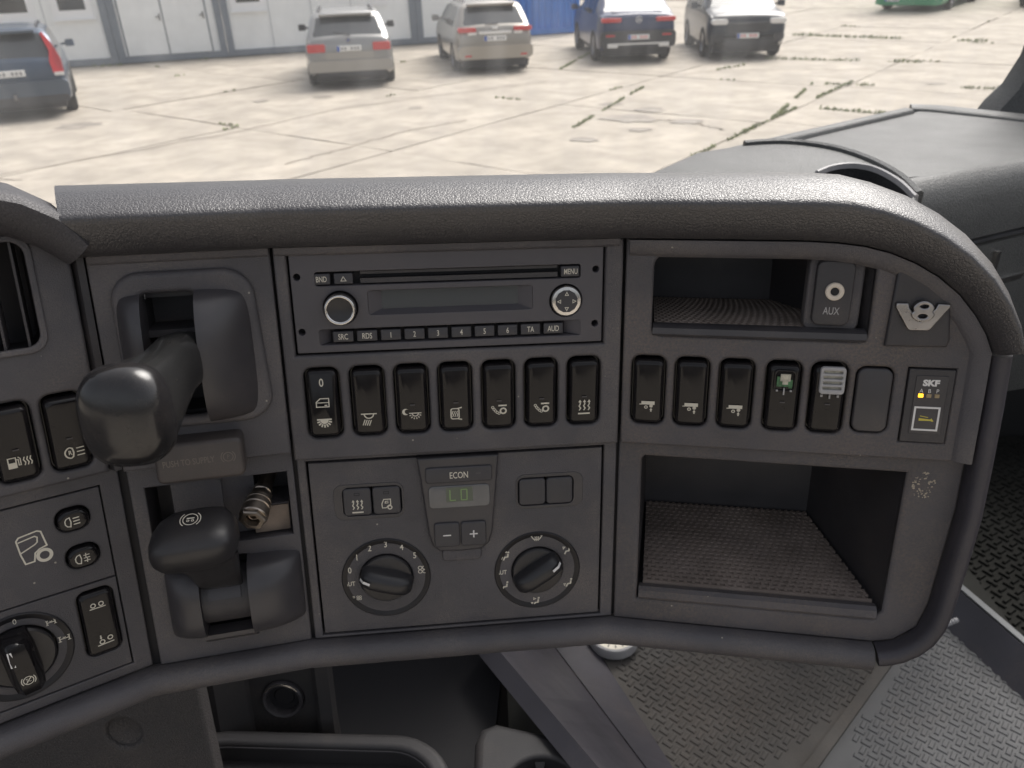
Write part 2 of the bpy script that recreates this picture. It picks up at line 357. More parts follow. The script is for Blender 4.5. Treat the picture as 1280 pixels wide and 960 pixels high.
I['cab'] = [('l', [(-2.4, -2.3), (-2.6, 0), (-1.5, 2.6), (2, 2.6), (2, -.6), (.8, -1), (-.4, -2.3)], .5, True), ('l', [(.9, 1.5), (-.7, 1.4), (-.9, .4), (.9, .5)], .4), ('c', 1.5, -2.2, 1, .6)]
I['demist'] = [('l', [(-3, 1.3), (-1.5, 1.9), (1.5, 1.9), (3, 1.3), (1.5, -.9), (-1.5, -.9)], .5, True)] + [('l', [(x, -1.8), (x - .25, -.9), (x + .25, 0), (x, .9)], .4) for x in (-.9, 0, .9)]
SEAT = [('d', 1.4, 2.3, .6), ('l', [(1.2, 1.4), (1.0, -.4), (-.6, -.6), (-1.4, -2.4)], .85)]
I['seat_a'] = SEAT + [('l', [(-2.2, .8), (-1.2, 2.0), (-2.4, 2.2)], .4, True)]
I['seat_b'] = SEAT + [('l', [(-2.8, -.4), (-1.8, -.4), (-2.3, -1.7)], .4, True)]
I['seat_c'] = SEAT + [('l', [(-2.8, -.4), (-1.8, -.4), (-2.3, -1.7)], .4, True), ('l', [(-1.4, 1.4), (-.2, 2.0), (-1.4, 2.6)], .4, True)]
I['seat_d'] = SEAT + [('l', [(-2.8, -.4), (-1.8, -.4), (-2.3, -1.7)], .4, True), ('p', [(-2, 2.1), (-1.4, 3.1), (.4, 3.1), (.8, 2.1)])]
I['fan'] = [('c', 1.15 * sx, 1.15 * sy, 1.0, .4) for sx in (-1, 1) for sy in (-1, 1)]
I['fanp'] = [('t', 'P', -1.7, 0, 3.4, .75)] + [('c', 1.2 + .7 * sx, .7 * sy, .55, .35) for sx in (-1, 1) for sy in (-1, 1)]

# ------------------------------------------------------------------ the dashboard's four faces
class Facet:
    def __init__(s, o, deg):
        a = rad(deg); s.o = Vector(o); s.e = Vector((math.cos(a), 0, -math.sin(a))); s.v = Vector((0, 1, 0)); s.n = Vector((math.sin(a), 0, math.cos(a)))
        R = DW @ Matrix((s.e, s.v, s.n)).transposed()
        s.M = Matrix.Translation(EYE + DW @ s.o) @ R.to_4x4()
    def d(s, x, y, z=0): return s.o + (s.e * x + s.v * y + s.n * z) * .001        # dash coordinates
    def at(s, x, y, z=0, rz=0): return s.M @ Matrix.Translation(Vector((x, y, z)) * .001) @ Matrix.Rotation(rad(rz), 4, 'Z')
FC = Facet(RD @ (ray(565, 375) * .46), 6.25)
FB = Facet(FC.d(-100.9, 0), 15.2)
FD = Facet(FC.d(103.4, 0), -10.7)
FA = Facet(FB.d(-95.9, 0), 38)

dash = thing('dashboard', 'dark grey truck dashboard with padded leather brow, wrapping round the driver', 'dashboard', FC.M)
DI = FC.M.inverted()
def dpart(name, me, m, F, z=0, label=None):
    o = obj(name, me, m, dash, label=label); o.matrix_local = DI @ F.at(0, 0, z); return o

WC = [-79.6, -52.9, -26.5, 0.0, 26.5, 53.0, 79.8]; WY0 = -60.6
WD = [17.0, 43.3, 69.7, 97.0, 122.8]; BLANK = 148.2
WA = [-23.2, -48.8]
well = lambda x, y=WY0: rrect(21.0, 45, 5.5, x, y)
def rect(x0, x1, y0, y1): return [(x0, y0), (x1, y0), (x1, y1), (x0, y1)]
# face C : radio, seven rockers, climate panel
dpart('upper_panel', plate(rect(-100.3, 102.8, -97, 33.5), [rect(-93.3, 92.0, -30.6, 30.4)] + [well(x) for x in WC], 5, 1.6, 4, 0, 2.0), 'plastic', FC)
dpart('lower_panel', plate(rect(-100.3, 103.6, -230, -90), [rect(-95, 95.4, -228, -100.5)], 4, 1, 3, -6), 'plastic', FC)
dpart('backing', plate(rect(-104, 107, -232, 36), [], 2, .1, 1, -17), 'void', FC)
# face B : the two levers
dpart('upper_panel', plate(rect(-95.3, -.6, -92, 33.5), [rrect(36, 78, 6, -57.5, -24)], 5, 1.6, 4, 0), 'plastic', FB)
dpart('lower_panel', plate(rect(-95.3, -.6, -230, -86), [rect(-87, -5, -149.5, -106), rrect(34, 54, 5, -48, -186)], 4, 1, 3, -6), 'plastic', FB)
dpart('backing', plate(rect(-99, 4, -232, 36), [rect(-89, -3, -152, -104), rrect(34, 76, 5, -57.5, -24)], 2, .1, 1, -14), 'void', FB)
# face D : pockets, five rockers, lubrication module
TOPD = [(103.0, 33.4), (118, 32.6), (132, 31), (146, 27.6), (160, 22), (173, 14.6), (185, 5), (195, -6.5), (202, -17), (207, -28)]
upD = [(.7, -97), (207, -97)] + TOPD[::-1] + [(.7, 33.4)]
PK1 = rrect(124, 49, 7, 79.5, -.6); PK2 = [(15.5, -214), (168, -214), (173.6, -208), (175.6, -108.8), (17, -107.8), (15.2, -110)]
EMB = [(150.2, -26.6), (183.4, -26.2), (184.6, -22), (181.4, 3.4), (176, 8.4), (155.5, 19.5), (152.0, 18)]
SKF = rect(166, 191.6, -85.6, -39.6)
dpart('upper_panel', plate(upD, [PK1, SKF] + [well(x) for x in WD] + [rrect(21.0, 41.5, 5.5, BLANK, -60.6)], 5, 1.6, 4, 0, 2.0), 'dusty', FD)
loD = [(-.1, -231), (170, -231), (183, -228), (196, -216.5), (200.7, -198), (206.8, -129), (207, -88), (-.1, -88)]
dpart('lower_panel', plate(loD, [PK2], 4, 1.2, 3, -6, 3), 'dusty', FD)
dpart('backing', plate([(-4, -232), (170, -232), (196, -218), (205, -130), (207, -30), (185, 5), (146, 27), (103, 33), (-4, 34)], [PK1, PK2], 2, .1, 1, -17), 'void', FD)
# face A : vent, two rockers, light panel
dpart('upper_panel', plate(rect(-112, -6.0, -90, 52), [rrect(58, 58, 7, -54, 17)] + [well(x) for x in WA], 5, 2.5, 4, 0, 2.0), 'plastic', FA)
dpart('lower_panel', plate(rect(-135, -1.2, -228, -88), [rect(-130, -11.8, -221.5, -98.5)], 4, 1, 3, -6), 'plastic', FA)
dpart('backing', plate(rect(-136, 0, -230, 40), [], 2, .1, 1, -22), 'void', FA)
dpart('corner_post', loftm([[(-6, -90, -7), (-3.5, -90, 0), (0, -90, 0), (2, -90, -8)], [(-6, 36, -7), (-3.5, 36, 0), (0, 36, 0), (2, 36, -8)]], smooth=30), 'dark', FA)

def sweep(path, prof, cap=True, smooth=45, fade=None, skew=0):
    """path: list of (facet, x, y); profile of (outward, toward viewer) in millimetres; returned in dash-thing coordinates"""
    secs = []; n = len(path)
    P3 = [F.d(x, y) for F, x, y in path]
    for i, (F, x, y) in enumerate(path):
        a, b = P3[max(0, i - 1)], P3[min(n - 1, i + 1)]; T = (b - a).normalized()
        N = Vector((0, 0, 0))
        for q in (path[max(0, i - 1)][0], F, path[min(n - 1, i + 1)][0]): N += q.n
        N = (N - T * N.dot(T)).normalized(); O = N.cross(T).normalized()
        k = fade(i / (n - 1)) if fade else (1, 1)
        secs.append([DI @ (EYE + DW @ (P3[i] + (O * u * k[0] + N * (w if w > 0 else w * k[1]) - T * (skew * (20 - w) / 60 if i == 0 else 0)) * .001)) for u, w in prof])
    return loftm(secs, cap, cap, smooth, True, 1.0)
padprof = [(0, -4), (0, 2), (1, 7), (5, 12), (12, 16), (18, 18.8), (21, 19.6), (22.4, 19.3), (24.2, 17.2), (27, 12.4), (30.4, 5), (33.4, -4), (35, -16), (35.4, -32), (34, -50), (26, -62), (8, -62), (4, -30)]
path = [(FB, -99 + k * 12, 33.5) for k in range(9)] + [(FC, -98 + k * 14, 33.7) for k in range(15)] + [(FD, 4 + k * 14, 33.5) for k in range(7)] + [(FD, x, y) for x, y in TOPD]
dpart('padded_brow', sweep(path, padprof, fade=lambda t: (1 - .5 * max(0, t - .8) / .2, 1 - .6 * max(0, t - .75) / .25), skew=14), 'leather', FC)
sideprof = [(0, -8), (0, 2), (1, 5), (3.4, 7), (7, 7.2), (9.8, 5.4), (11.2, 1.6), (11.4, -10), (10, -22), (4, -22)]
SIDE = [(207.3, -29.5), (208, -60), (208, -100), (207.6, -130), (204.8, -165), (201.6, -197), (199.4, -208), (195.4, -217), (190, -223.5), (183, -228.5), (176, -231), (171.5, -231.8)]
dpart('side_trim', sweep([(FD, x, y) for x, y in SIDE], sideprof), 'tunnel', FC)
botprof = [(0, -8), (0, -2), (.8, 1.5), (3, 4.5), (8, 6.2), (13, 4.8), (17.5, 0), (20, -6), (20.5, -14), (14, -20), (4, -20)]
bot = [(FD, 170.5 - k * 13, -231.6) for k in range(13)] + [(FC, 98 - k * 14, -231) for k in range(15)] + [(FB, -3 - k * 11.5, -230.5) for k in range(9)] + [(FA, -4 - k * 13, -229.5) for k in range(11)]
dpart('bottom_trim', sweep(bot, botprof), 'plastic', FC)
rimprof = [(-11, -1), (-9.5, 1.2), (-8, 2.4), (-3, 4.8), (-.5, 4.6), (0, -2)]
rimpath = [(FD, 3 + k * 14, 33.4) for k in range(8)] + [(FD, x, y) for x, y in TOPD[1:]] + [(FD, 207.2, -50), (FD, 207.2, -75), (FD, 207.2, -96)]
dpart('frame_rim', sweep(rimpath, rimprof), 'plastic', FC)
topstrip = [(-5, -1), (-4.4, .9), (-3, 1.8), (0, 2.2), (0, -2)]
dpart('upper_strip', sweep([(FC, -99 + k * 14.2, 33.5) for k in range(15)], topstrip), 'plastic', FC)
dpart('upper_strip', sweep([(FB, -94 + k * 15.4, 33.5) for k in range(7)], topstrip), 'plastic', FC)
# instrument hood over face A
hood = [(FA, -8, 31), (FA, -13, 35.2), (FA, -20, 41), (FA, -32, 47.5), (FA, -46, 51.5), (FA, -64, 53.5), (FA, -90, 54)]
hoodprof = [(0, -4), (0, 4), (2, 9), (7, 14), (13, 17), (17.5, 17.5), (20.5, 15), (22, 10), (23, 0), (24.5, -20), (25, -45), (20, -66), (8, -66), (4, -20)]
dpart('instrument_hood', sweep(hood[::-1], hoodprof, fade=lambda t: (1 - .25 * max(0, t - .6) / .4, 1)), 'hood', FC)

for F_, x_ in ((FB, -96), (FC, -101.2), (FC, 103.6)): dpart('seam_filler', mk(*box(x_ - 6, x_ + 6, -231, 34, -15, -9.5)), 'void', F_)
# ------------------------------------------------------------------ rocker switches
def crown(h, t, c): return lambda x, y: t - c * (2 * y / h) ** 2 + .12
def rocker(F, x, label, icons, tilt=0, y=WY0, name='rocker_switch', led=True, w=18.0, h=41.4, z=-8.4, group='rocker switches in the dashboard'):
    t = thing(name, label, 'switch', F.at(x, y, z), group)
    obj('bezel', plate(rrect(20, 43.6, 5, n=5), [rrect(18.6, 42, 4)], 4, .6, 2, 3), 'gloss', t)
    r = obj('rocker', pad(w, h, 3.2, 11.5, 2.6, 5, .9), 'gloss', t, rot=(rad(tilt), 0, 0))
    for key, dx, dy, sc in icons: obj('symbol', sym(I[key], sc * 1.32, dx, dy, crown(h, 11.5, .9)), 'print', r)
    if led: obj('indicator', sym([('p', rect(-1.5, 1.5, -.4, .4))], 1, 0, -2.2, crown(h, 11.5, .9)), 'dim', r)
    return t, r
rocker(FC, WC[0], 'tall black rocker with zero, door and shining lamp symbols', [('zero', 0, 12.8, 1.05), ('door', .2, .4, 1), ('dome', .2, -12.2, .92)], -4, led=False)
rocker(FC, WC[1], 'black rocker with a slanting spotlight symbol beside the door lamp rocker', [('spot', 0, -9.6, 1)], 1.5, led=False)
rocker(FC, WC[2], 'black rocker with crescent moon and night lamp symbol', [('night', 0, -8.6, .95)], 2)
rocker(FC, WC[3], 'black rocker with a heated mirror symbol, beside the moon symbol rocker', [('mirror', 0, -9.4, 1)], 2)
rocker(FC, WC[4], 'black rocker with chain and wheel symbol next to the heated mirror rocker', [('chain', .4, -8.2, .98)], 2.5)
rocker(FC, WC[5], 'black rocker with chain and wheel symbol next to the three hot arrows rocker', [('chain', .4, -8.2, .98)], 2.5)
rocker(FC, WC[6], 'black rocker with three wavy heat arrows, under the radio', [('heat', 0, -8.4, .98)], 2.5)
rocker(FD, WD[0], 'black rocker with trailer axle lift symbol, first one beside the panel seam', [('trailer', .2, -8.6, .88)], 2.5, led=False)
rocker(FD, WD[1], 'black rocker with trailer axle lift symbol, between two others alike', [('trailer', .2, -8.6, .88)], 2.5, led=False)
rocker(FD, WD[2], 'black rocker with trailer axle lift symbol, beside the rocker with missing lens', [('trailer', .2, -8.6, .88)], 2.5, led=False)
t, r = rocker(FD, WD[3], 'black rocker with its lens broken out, showing green circuit board', [], 2.5)
obj('window_frame', plate(rrect(12.6, 14, 2.6), [rrect(10.4, 11.6, 1.8)], 1.6, .4, 2, 0), 'gloss', r, (0, 11.6, 12.3))
obj('foam', mk(*merge(box(-2.6, 3.2, 0, 4.4, 0, .9), box(-1.2, 2.0, -2.2, .2, 0, .6)), 20), 'foil', r, (0, 11.6, 11.6))
obj('circuit_board', mk(*merge(box(-4.4, 4.6, -3.6, .8, 0, .5), box(-4.4, -2.2, .8, 2.6, 0, .4), box(2.6, 4.4, -4.4, -3.6, 0, .8)), 20), 'pcb', r, (0, 11.6, 11.5))
obj('catch', mk(*merge(box(-.4, .4, -2.6, 1.6, 0, 1.2), box(-4.6, -3.4, -.6, .4, 0, 1.0), box(3.4, 4.6, -.6, .4, 0, 1.0)), 20), 'clip', r, (0, 5.6, 11.6))
t, r = rocker(FD, WD[4], 'black rocker with a loose grey slotted clip on its top', [], 2.5)
c = obj('slotted_clip', plate(rrect(14.2, 16.6, 2.2), [rrect(10.4, 1.7, .5, 0, 5.2 - 3.3 * k) for k in range(4)], 2.4, .6, 2, 3.2), 'clip', r, (.6, 13.6, 11.6), (rad(-3), 0, 0))
obj('foam', mk(*box(-5.4, 5.4, -6, 6.2, 0, 1.2), 20), 'foil', r, (.6, 13.6, 11.4))
obj('catch', mk(*merge(box(-.4, .4, -2.6, 1.2, 0, 1.2), box(-5.2, -4, -1.6, -.2, 0, 1.2), box(4, 5.2, -1.6, -.2, 0, 1.2)), 20), 'clip', r, (.4, 4.4, 11.5))
t = thing('blanking_plate', 'matt black blank cover without symbol in the last switch opening', 'cover plate', FD.at(BLANK, -60.6, -5))
obj('cover', pad(19.6, 39.6, 5, 5.6, 1.2, 3), 'smooth', t)
rocker(FA, WA[0], 'black rocker with a circled letter R and reversing lamp beams', [('reverse', .6, -10.8, 1.05)], 3.5, z=-8)
rocker(FA, WA[1], 'black rocker with a heated fuel pump symbol', [('fuel', .4, -9.4, 1.05)], 3.5, z=-8)

# ------------------------------------------------------------------ radio
R = thing('car_radio', 'dark grey car radio with disc slot, blank display and chrome ringed knobs', 'radio', FC.at(-.6, -.1, -1.6))
SLOT = rrect(155.5, 8.2, 1.5, 0, 14.6); DISP = rrect(97, 14.4, 1.6, 0.2, -.2); ROW = rrect(156, 9.4, 1.5, 0, -20); PINS = [(-87.8, 16.2), (-87.8, -16.3), (87, 15.4), (87, -17.8)]
obj('faceplate', plate(rrect(182.8, 58.4, .8, n=2), [SLOT, DISP, ROW, circ(10, 32, -64.4, -2.6), circ(10, 32, 69, -3)] + [circ(2, 14, *p) for p in PINS], 12, .5, 2, 0, .5), 'radio', R)
obj('chassis', mk(*box(-90, 90, -28, 28, -14, -7)), 'void', R)
obj('disc_slot', mk(*merge(box(-52, 64, 11.4, 14.2, -7, -1.4), box(-52, 64, 16.4, 18, -7, -3)), 30), 'dark', R)
for (x, y, w, txt) in ((-74.4, 14.4, 10.6, 'BND'), (-61.6, 14.4, 10.8, None), (71.6, 14.4, 11.2, 'MENU')):
    b = obj('button', pad(w, 6.4, .8, 6, .5, 2), 'button', R, (x, y, -6.6))
    if txt: obj('lettering', sym([('t', txt, 0, 0, 4.6, .66, .04)]), 'print', b, (.3, -.2, 6.1))
    else: obj('eject_mark', sym([('l', [(-1.5, -1.1), (1.5, -1.1), (0, 1.4)], .4, True)]), 'print', b, (0, -.2, 6.1))
for k, txt in enumerate(('SRC', 'RDS', '1', '2', '3', '4', '5', '6', 'TA', 'AUD')):
    b = obj('button', pad(12.0, 6.6, .7, 5.6, .5, 2), 'button', R, (-64.4 + 14.0 * k, -20.2, -6.6))
    obj('lettering', sym([('t', txt, 0, 0, 4.9, .68, .04)]), 'print', b, (0, -.2, 5.7))
obj('slope', mk([(68.8, -15.4, -6), (78, -15.4, -.2), (78, -24.6, -.2), (68.8, -24, -6)], [(0, 3, 2, 1)]), 'radio', R)
obj('slope', mk([(-78, -15.4, -.2), (-72, -15.4, -6), (-72, -24, -6), (-78, -24.6, -.2)], [(0, 3, 2, 1)]), 'radio', R)
obj('display', mk(*box(-40.6, 40.4, -4.8, 6.4, -7, -4.6)), 'lcd', R)
bz = [(-48.2, -7.4), (48.6, -7.4), (48.6, 7), (-48.2, 7)]; iz = [(-40.6, -4.8), (40.4, -4.8), (40.4, 6.4), (-40.6, 6.4)]
obj('display_bezel', mk([(x, y, -.3) for x, y in bz] + [(x, y, -4.5) for x, y in iz], [(i, (i + 1) % 4, 4 + (i + 1) % 4, 4 + i) for i in range(4)]), 'radio', R)
kb = obj('volume_knob', lathe([(9.2, -6), (9.2, 5), (8.9, 6.2), (8.2, 6.8), (7.2, 6.2), (0, 5.8)], 40, 30), 'knob', R, (-64.4, -2.6, 0))
obj('chrome_ring', lathe([(9.3, 4.4), (9.1, 6.0), (8.5, 6.9), (7.7, 6.9), (7.1, 6.3)], 40, 60), 'chrome', kb)
obj('grip_marks', mk(*merge(*[([(9.35 * math.cos(a - .05), 9.35 * math.sin(a - .05), 1.6), (9.35 * math.cos(a + .05), 9.35 * math.sin(a + .05), 1.6), (9.35 * math.cos(a + .05), 9.35 * math.sin(a + .05), 3.2), (9.35 * math.cos(a - .05), 9.35 * math.sin(a - .05), 3.2)], [(0, 1, 2, 3)]) for a in [2 * math.pi * k / 24 for k in range(24)]])), 'dim', kb)
kn = obj('menu_knob', lathe([(9.2, -6), (9.2, 1.2), (8.6, 2.2), (7.8, 2.4), (0, 2.4)], 40, 30), 'chrome', R, (69, -3, 0))
obj('rocker_pad', plate([(6.9 * math.cos(rad(a)) * (1 if k % 2 else .96), 6.9 * math.sin(rad(a)) * (1 if k % 2 else .96)) for k, a in enumerate(range(0, 360, 15))], [], 2, .4, 2, 3.0), 'button', kn)
obj('arrows', sym([('l', [(4.4 * math.cos(a) + 1.2 * math.cos(a + b), 4.4 * math.sin(a) + 1.2 * math.sin(a + b)) for b in (0, 2.2, -2.2)], .4, True) for a in (0, math.pi / 2, math.pi, -math.pi / 2)]), 'print', kn, (0, 0, 3.1))

# ------------------------------------------------------------------ climate panel
Z = -6.4
K = thing('climate_panel', 'climate control panel with green temperature display and two rotary dials', 'control panel', FC.at(0, 0, Z))
obj('faceplate', plate(rect(-93.6, 94, -226.4, -102), [rrect(37.5, 20.2, 4, -55.5, -130.2), rrect(37, 20.2, 4, 57, -130.6), circ(17.4, 36, -50, -187), circ(17.4, 36, 51.2, -189.5)], 5, .7, 3, 0, 1.0), 'plastic', K)
obj('button_surround', plate(rrect(44.5, 25, 6, -57.5, -130.4), [rrect(37.5, 20.2, 4, -55.5, -130.2)], .4, .3, 2, .35), 'smooth', K)
obj('button_surround', plate(rrect(44.5, 25, 6, 59.4, -130.6), [rrect(37, 20.2, 4, 57, -130.6)], .4, .3, 2, .35), 'smooth', K)
for x, ic in ((-65, 'heat'), (-46.4, 'cab')):
    b = obj('button', pad(17.6, 19, 2.2, 5, .9, 3), 'button', K, (x, -130.2, -4))
    obj('symbol', sym(I[ic], 1.22), 'print', b, (0, -2.2, 5.1)); obj('indicator', sym([('l', rect(-1.6, 1.6, -.8, .8), .35, True)]), 'void', b, (0, 5.6, 5.1))
for x in (48, 66): obj('blank_button', pad(17.4, 18.6, 2.4, 5, .9, 3), 'button', K, (x, -130.6, -4))
mo = [(-26, -101.4), (-24.4, -115), (-20.6, -156), (-18.5, -164), (-14, -168.6), (0, -169.4), (14, -168.6), (19, -164), (21.2, -156), (25, -115), (26.2, -101.4)]
mod = obj('display_module', plate(mo[::-1], [], 5, 1.6, 4, 3.4), 'smooth', K)
obj('module_foot', pad(26, 9, 3, 1.8, 1, 3), 'plastic', K, (.6, -172.6, 0))
b = obj('economy_button', pad(42.6, 10.6, 2, 1.6, .8, 3), 'button', K, (.3, -113.4, 3.2)); obj('lettering', sym([('t', 'ECON', 0, 0, 6.2, .7, .05)]), 'print', b, (0, -.4, 1.7)); obj('indicator', sym([('p', rect(-1.6, 1.6, -.5, .5))]), 'dim', b, (12.4, .4, 1.7))
d = obj('display', pad(39.4, 15.6, 3, 1.0, .6, 3), 'lcdc', K, (.2, -129, 3.2))
obj('display_field', mk(*box(-8.6, 8.6, -4.4, 5.6, 0, .12)), 'greenpad', d, (0, 1, 1.0))
seg7 = []
for ox, s in ((-4.2, 'def'), (3.0, 'abcdef')):
    q = {'a': ((-2, 4), (2, 4)), 'b': ((2, 4), (2, 0)), 'c': ((2, 0), (2, -4)), 'd': ((-2, -4), (2, -4)), 'e': ((-2, 0), (-2, -4)), 'f': ((-2, 4), (-2, 0))}
    for ch in s: (x0, y0), (x1, y1) = q[ch]; seg7.append(('l', [(ox + x0 * .92, y0 * .92), (ox + x1 * .92, y1 * .92)], .8))
obj('digits', sym(seg7), 'green', d, (0, 1.4, 1.25))
for x, s in ((-8.8, '-'), (8.6, '+')):
    b = obj('button', pad(16.6, 17.4, 2, 2.0, .9, 3), 'button', K, (x, -156, 3.0))
    obj('symbol', sym([('l', [(-2.6, 0), (2.6, 0)], .9)] + ([('l', [(0, -2.6), (0, 2.6)], .9)] if s == '+' else [])), 'white', b, (0, 0, 2.1))
def dial(cx, cy, marks, ang, mk_len):
    dd = obj('dial_ring', lathe([(29.2, -1), (29.2, .5), (28.6, .9), (26, .2), (21.5, -1.8), (18.6, -2.8), (18, -4.6), (0, -5)], 56, 40), 'dial', K, (cx, cy, 0))
    for kk, a, r in marks:
        x, y = r * math.cos(rad(a)), r * math.sin(rad(a)); zz = -1.8 + (r - 21.5) / 4.5 * 2.0 + .75
        if kk in I: me = sym(I[kk], 1.22)
        else: me = sym([('t', kk, 0, 0, 6.2 if len(kk) == 1 else 4.6, .78, .08)])
        obj('scale_mark', me, 'print', dd, (x, y, zz), label=None)
    kb = obj('rotary_knob', lathe([(17, -5), (17, 1.2), (16.4, 2.2), (15, 2.6), (0, 2.4)], 44, 30), 'knob', K, (cx, cy, 0), (0, 0, rad(ang)))
    secs = []
    for k in range(13):
        u = -1 + 2 * k / 12; x = 17.2 * u; top = 12.5 * (1 - abs(u) ** 4 * .42); w = 7.6 * (1 - .12 * abs(u) ** 3) * (1 if abs(u) < .99 else .75)
        secs.append([(x, y, z) for y, z in ((-w * 1.05, 1), (-w * .92, top * .6), (-w * .62, top * .92), (-w * .25, top), (w * .25, top), (w * .62, top * .92), (w * .92, top * .6), (w * 1.05, 1))])
    g = obj('grip', loftm(secs, smooth=50), 'knob', kb)
    obj('pointer', mk([(10.6, -.9, 12.9), (15.2, -.9, 11.5), (17.2, -.9, 8.0), (17.2, .9, 8.0), (15.2, .9, 11.5), (10.6, .9, 12.9)], [(0, 1, 4, 5), (1, 2, 3, 4)]), 'white', kb)
dial(-50, -187, [('fanp', 214, 24.6), ('AUT', 187, 24.4), ('0', 163, 24.6), ('1', 138, 24.6), ('2', 113, 24.6), ('3', 88, 24.8), ('4', 63, 24.6), ('5', 38, 24.6), ('fan', 10, 24.2)], 163, 5)
dial(51.2, -189.5, [('AUT', 180, 24.4), ('seat_d', 150, 24.6), ('demist', 91, 24.6), ('seat_a', 34, 24.6), ('seat_b', 205, 24.6), ('seat_c', 268, 24.6), ('seat_b', 332, 24.6)], 33, 5)

# ------------------------------------------------------------------ pockets (parts of the dashboard)
def frust(front, back, zf, zb, lip=None):
    return loftm([[(x, y, zf) for x, y in front], [(x, y, zf - 4) for x, y in front], [(x, y, zb) for x, y in back]], False, True, 30)
def matgrid(corner, nx, ny, w=.55, h=1.1):
    """perforated rubber mat: longitudinal ridges with staggered cross bridges, over a quad"""
    a, b, c, d = [Vector(p) for p in corner]          # front-left, front-right, back-right, back-left
    P = lambda u, v: (a * (1 - u) + b * u) * (1 - v) + (d * (1 - u) + c * u) * v
    up = (b - a).cross(d - a).normalized()
    V, Fc = [], []
    def bar(p, q, hw):
        t = (q - p); s = up.cross(t).normalized() * hw; bb = len(V)
        for k in (p - s, p + s, q + s, q - s): V.append(tuple(k))
        for k in (p - s * .7, p + s * .7, q + s * .7, q - s * .7): V.append(tuple(k + up * h))
        for f in ((4, 5, 6, 7), (0, 1, 5, 4), (1, 2, 6, 5), (2, 3, 7, 6), (3, 0, 4, 7)): Fc.append(tuple(bb + i for i in f))
    for j in range(ny): bar(P(0, (j + .5) / ny), P(1, (j + .5) / ny), w)
    for j in range(ny):
        for i in range(nx):
            u = (i + (.5 if j % 2 else 0) + .25) / nx
            if u < 1: bar(P(u, (j + .5) / ny), P(u, min(1, (j + 1.5) / ny)), w * 1.1)
    return fixn(mk(V, Fc))
b1 = rrect(84, 28, 3, 56, -8); b1 = rrect(79, 31, 3, 56.5, -5.2)
dpart('upper_pocket', frust(PK1, b1, -2, -84), 'dark', FD)
dpart('pocket_lip', loftm([[(18.2, -25, 1), (18.2, -25, -6), (18.2, -18.5, -7), (18.2, -18.5, -1), (18.2, -20, 1.5), (18.2, -23.5, 2)], [(140.2, -25, 1), (140.2, -25, -6), (140.2, -18.5, -7), (140.2, -18.5, -1), (140.2, -20, 1.5), (140.2, -23.5, 2)]], smooth=40), 'smooth', FD)
m1 = dpart('pocket_mat', matgrid([(19, -20.5, -6), (140, -20.5, -6), (96.5, -19.6, -82), (17.6, -19.6, -82)], 26, 18, 1.0, 1.6), 'pocketmat', FD); m1['kind'] = 'stuff'
dpart('mat_base', mk([(19, -20.8, -6), (140, -20.8, -6), (96.5, -19.9, -82), (17.6, -19.9, -82)], [(0, 1, 2, 3)]), 'void', FD)
FR2 = [(17.5, -212), (170, -212), (172.5, -210), (173.8, -112), (171.5, -110.6), (19, -110)]
BK2 = [(17.5, -196), (140, -196), (142, -194), (142.6, -140), (141, -138), (18, -138)]
dpart('lower_pocket', frust(PK2, [(17.5, -194), (140, -194), (142, -192), (142.6, -140), (19, -138), (17.5, -140)], -8, -112), 'dark', FD)
dpart('pocket_lip', loftm([[(x, -214, -6), (x, -214, -14), (x, -206.5, -14), (x, -205.6, -8.5), (x, -207.5, -5.6), (x, -212, -4.8)] for x in (16.4, 170.5)], smooth=40), 'dusty', FD)
m2 = dpart('pocket_mat', matgrid([(19, -207.5, -14), (170, -207.5, -14), (141, -192.2, -110), (19, -192.2, -110)], 27, 22, 1.2, 2.0), 'pocketmat', FD); m2['kind'] = 'stuff'
dpart('mat_base', mk([(18, -207.9, -12), (171, -207.9, -12), (141.5, -192.5, -111), (18, -192.5, -111)], [(0, 1, 2, 3)]), 'void', FD)

rf = random.Random(11); fl = []
for _ in range(70):
    a, rr_ = rf.uniform(0, 6.28), rf.uniform(.25, 1) ** .7; x, y = 186 + 6.5 * rr_ * math.cos(a), -116 + 9 * rr_ * math.sin(a); q = rf.uniform(.2, .75)
    fl.append(('p', [(x + q * rf.uniform(.5, 1.3) * math.cos(b_), y + q * rf.uniform(.5, 1.3) * math.sin(b_)) for b_ in [6.283 * k / 6 for k in range(6)]]))
st_ = dpart('dried_flecks', sym(fl), 'crumb', FD, -5.8); st_['kind'] = 'stuff'
# AUX socket, emblem plate, lubrication module
t = thing('aux_socket', 'charcoal AUX socket plate with ivory ring beside the upper pocket', 'socket', FD.at(120.6, 2.6, -5, -1))
obj('surround', plate(rrect(31, 46.5, 6, .8, -.4), [], 9, 1.6, 3, -1), 'plastic', t)
obj('plate', pad(21, 38, 4.5, 4, 1, 3), 'dark', t, (-.4, 0, -1))
obj('socket_ring', lathe([(5.2, 0), (5.2, 1.2), (4.7, 1.7), (3.0, 1.7), (2.4, 1.2), (2.2, -1), (0, -1)], 36, 30), 'ivory', t, (-.2, 1.4, 3))
obj('socket_hole', lathe([(2.3, 0), (0, .05)], 20), 'void', t, (-.2, 1.4, 4.3))
obj('lettering', sym([('t', 'AUX', 0, 0, 6.2, .7, .04)]), 'clip', t, (-.6, -10.4, 3.15))
t = thing('emblem_plate', 'black corner plate with a silver V8 badge under the padded brow', 'badge', FD.at(167, -6, 0))
obj('plate', plate([(x - 167, y + 6) for x, y in EMB], [], 4, 1.6, 4, 2.6), 'dark', t)
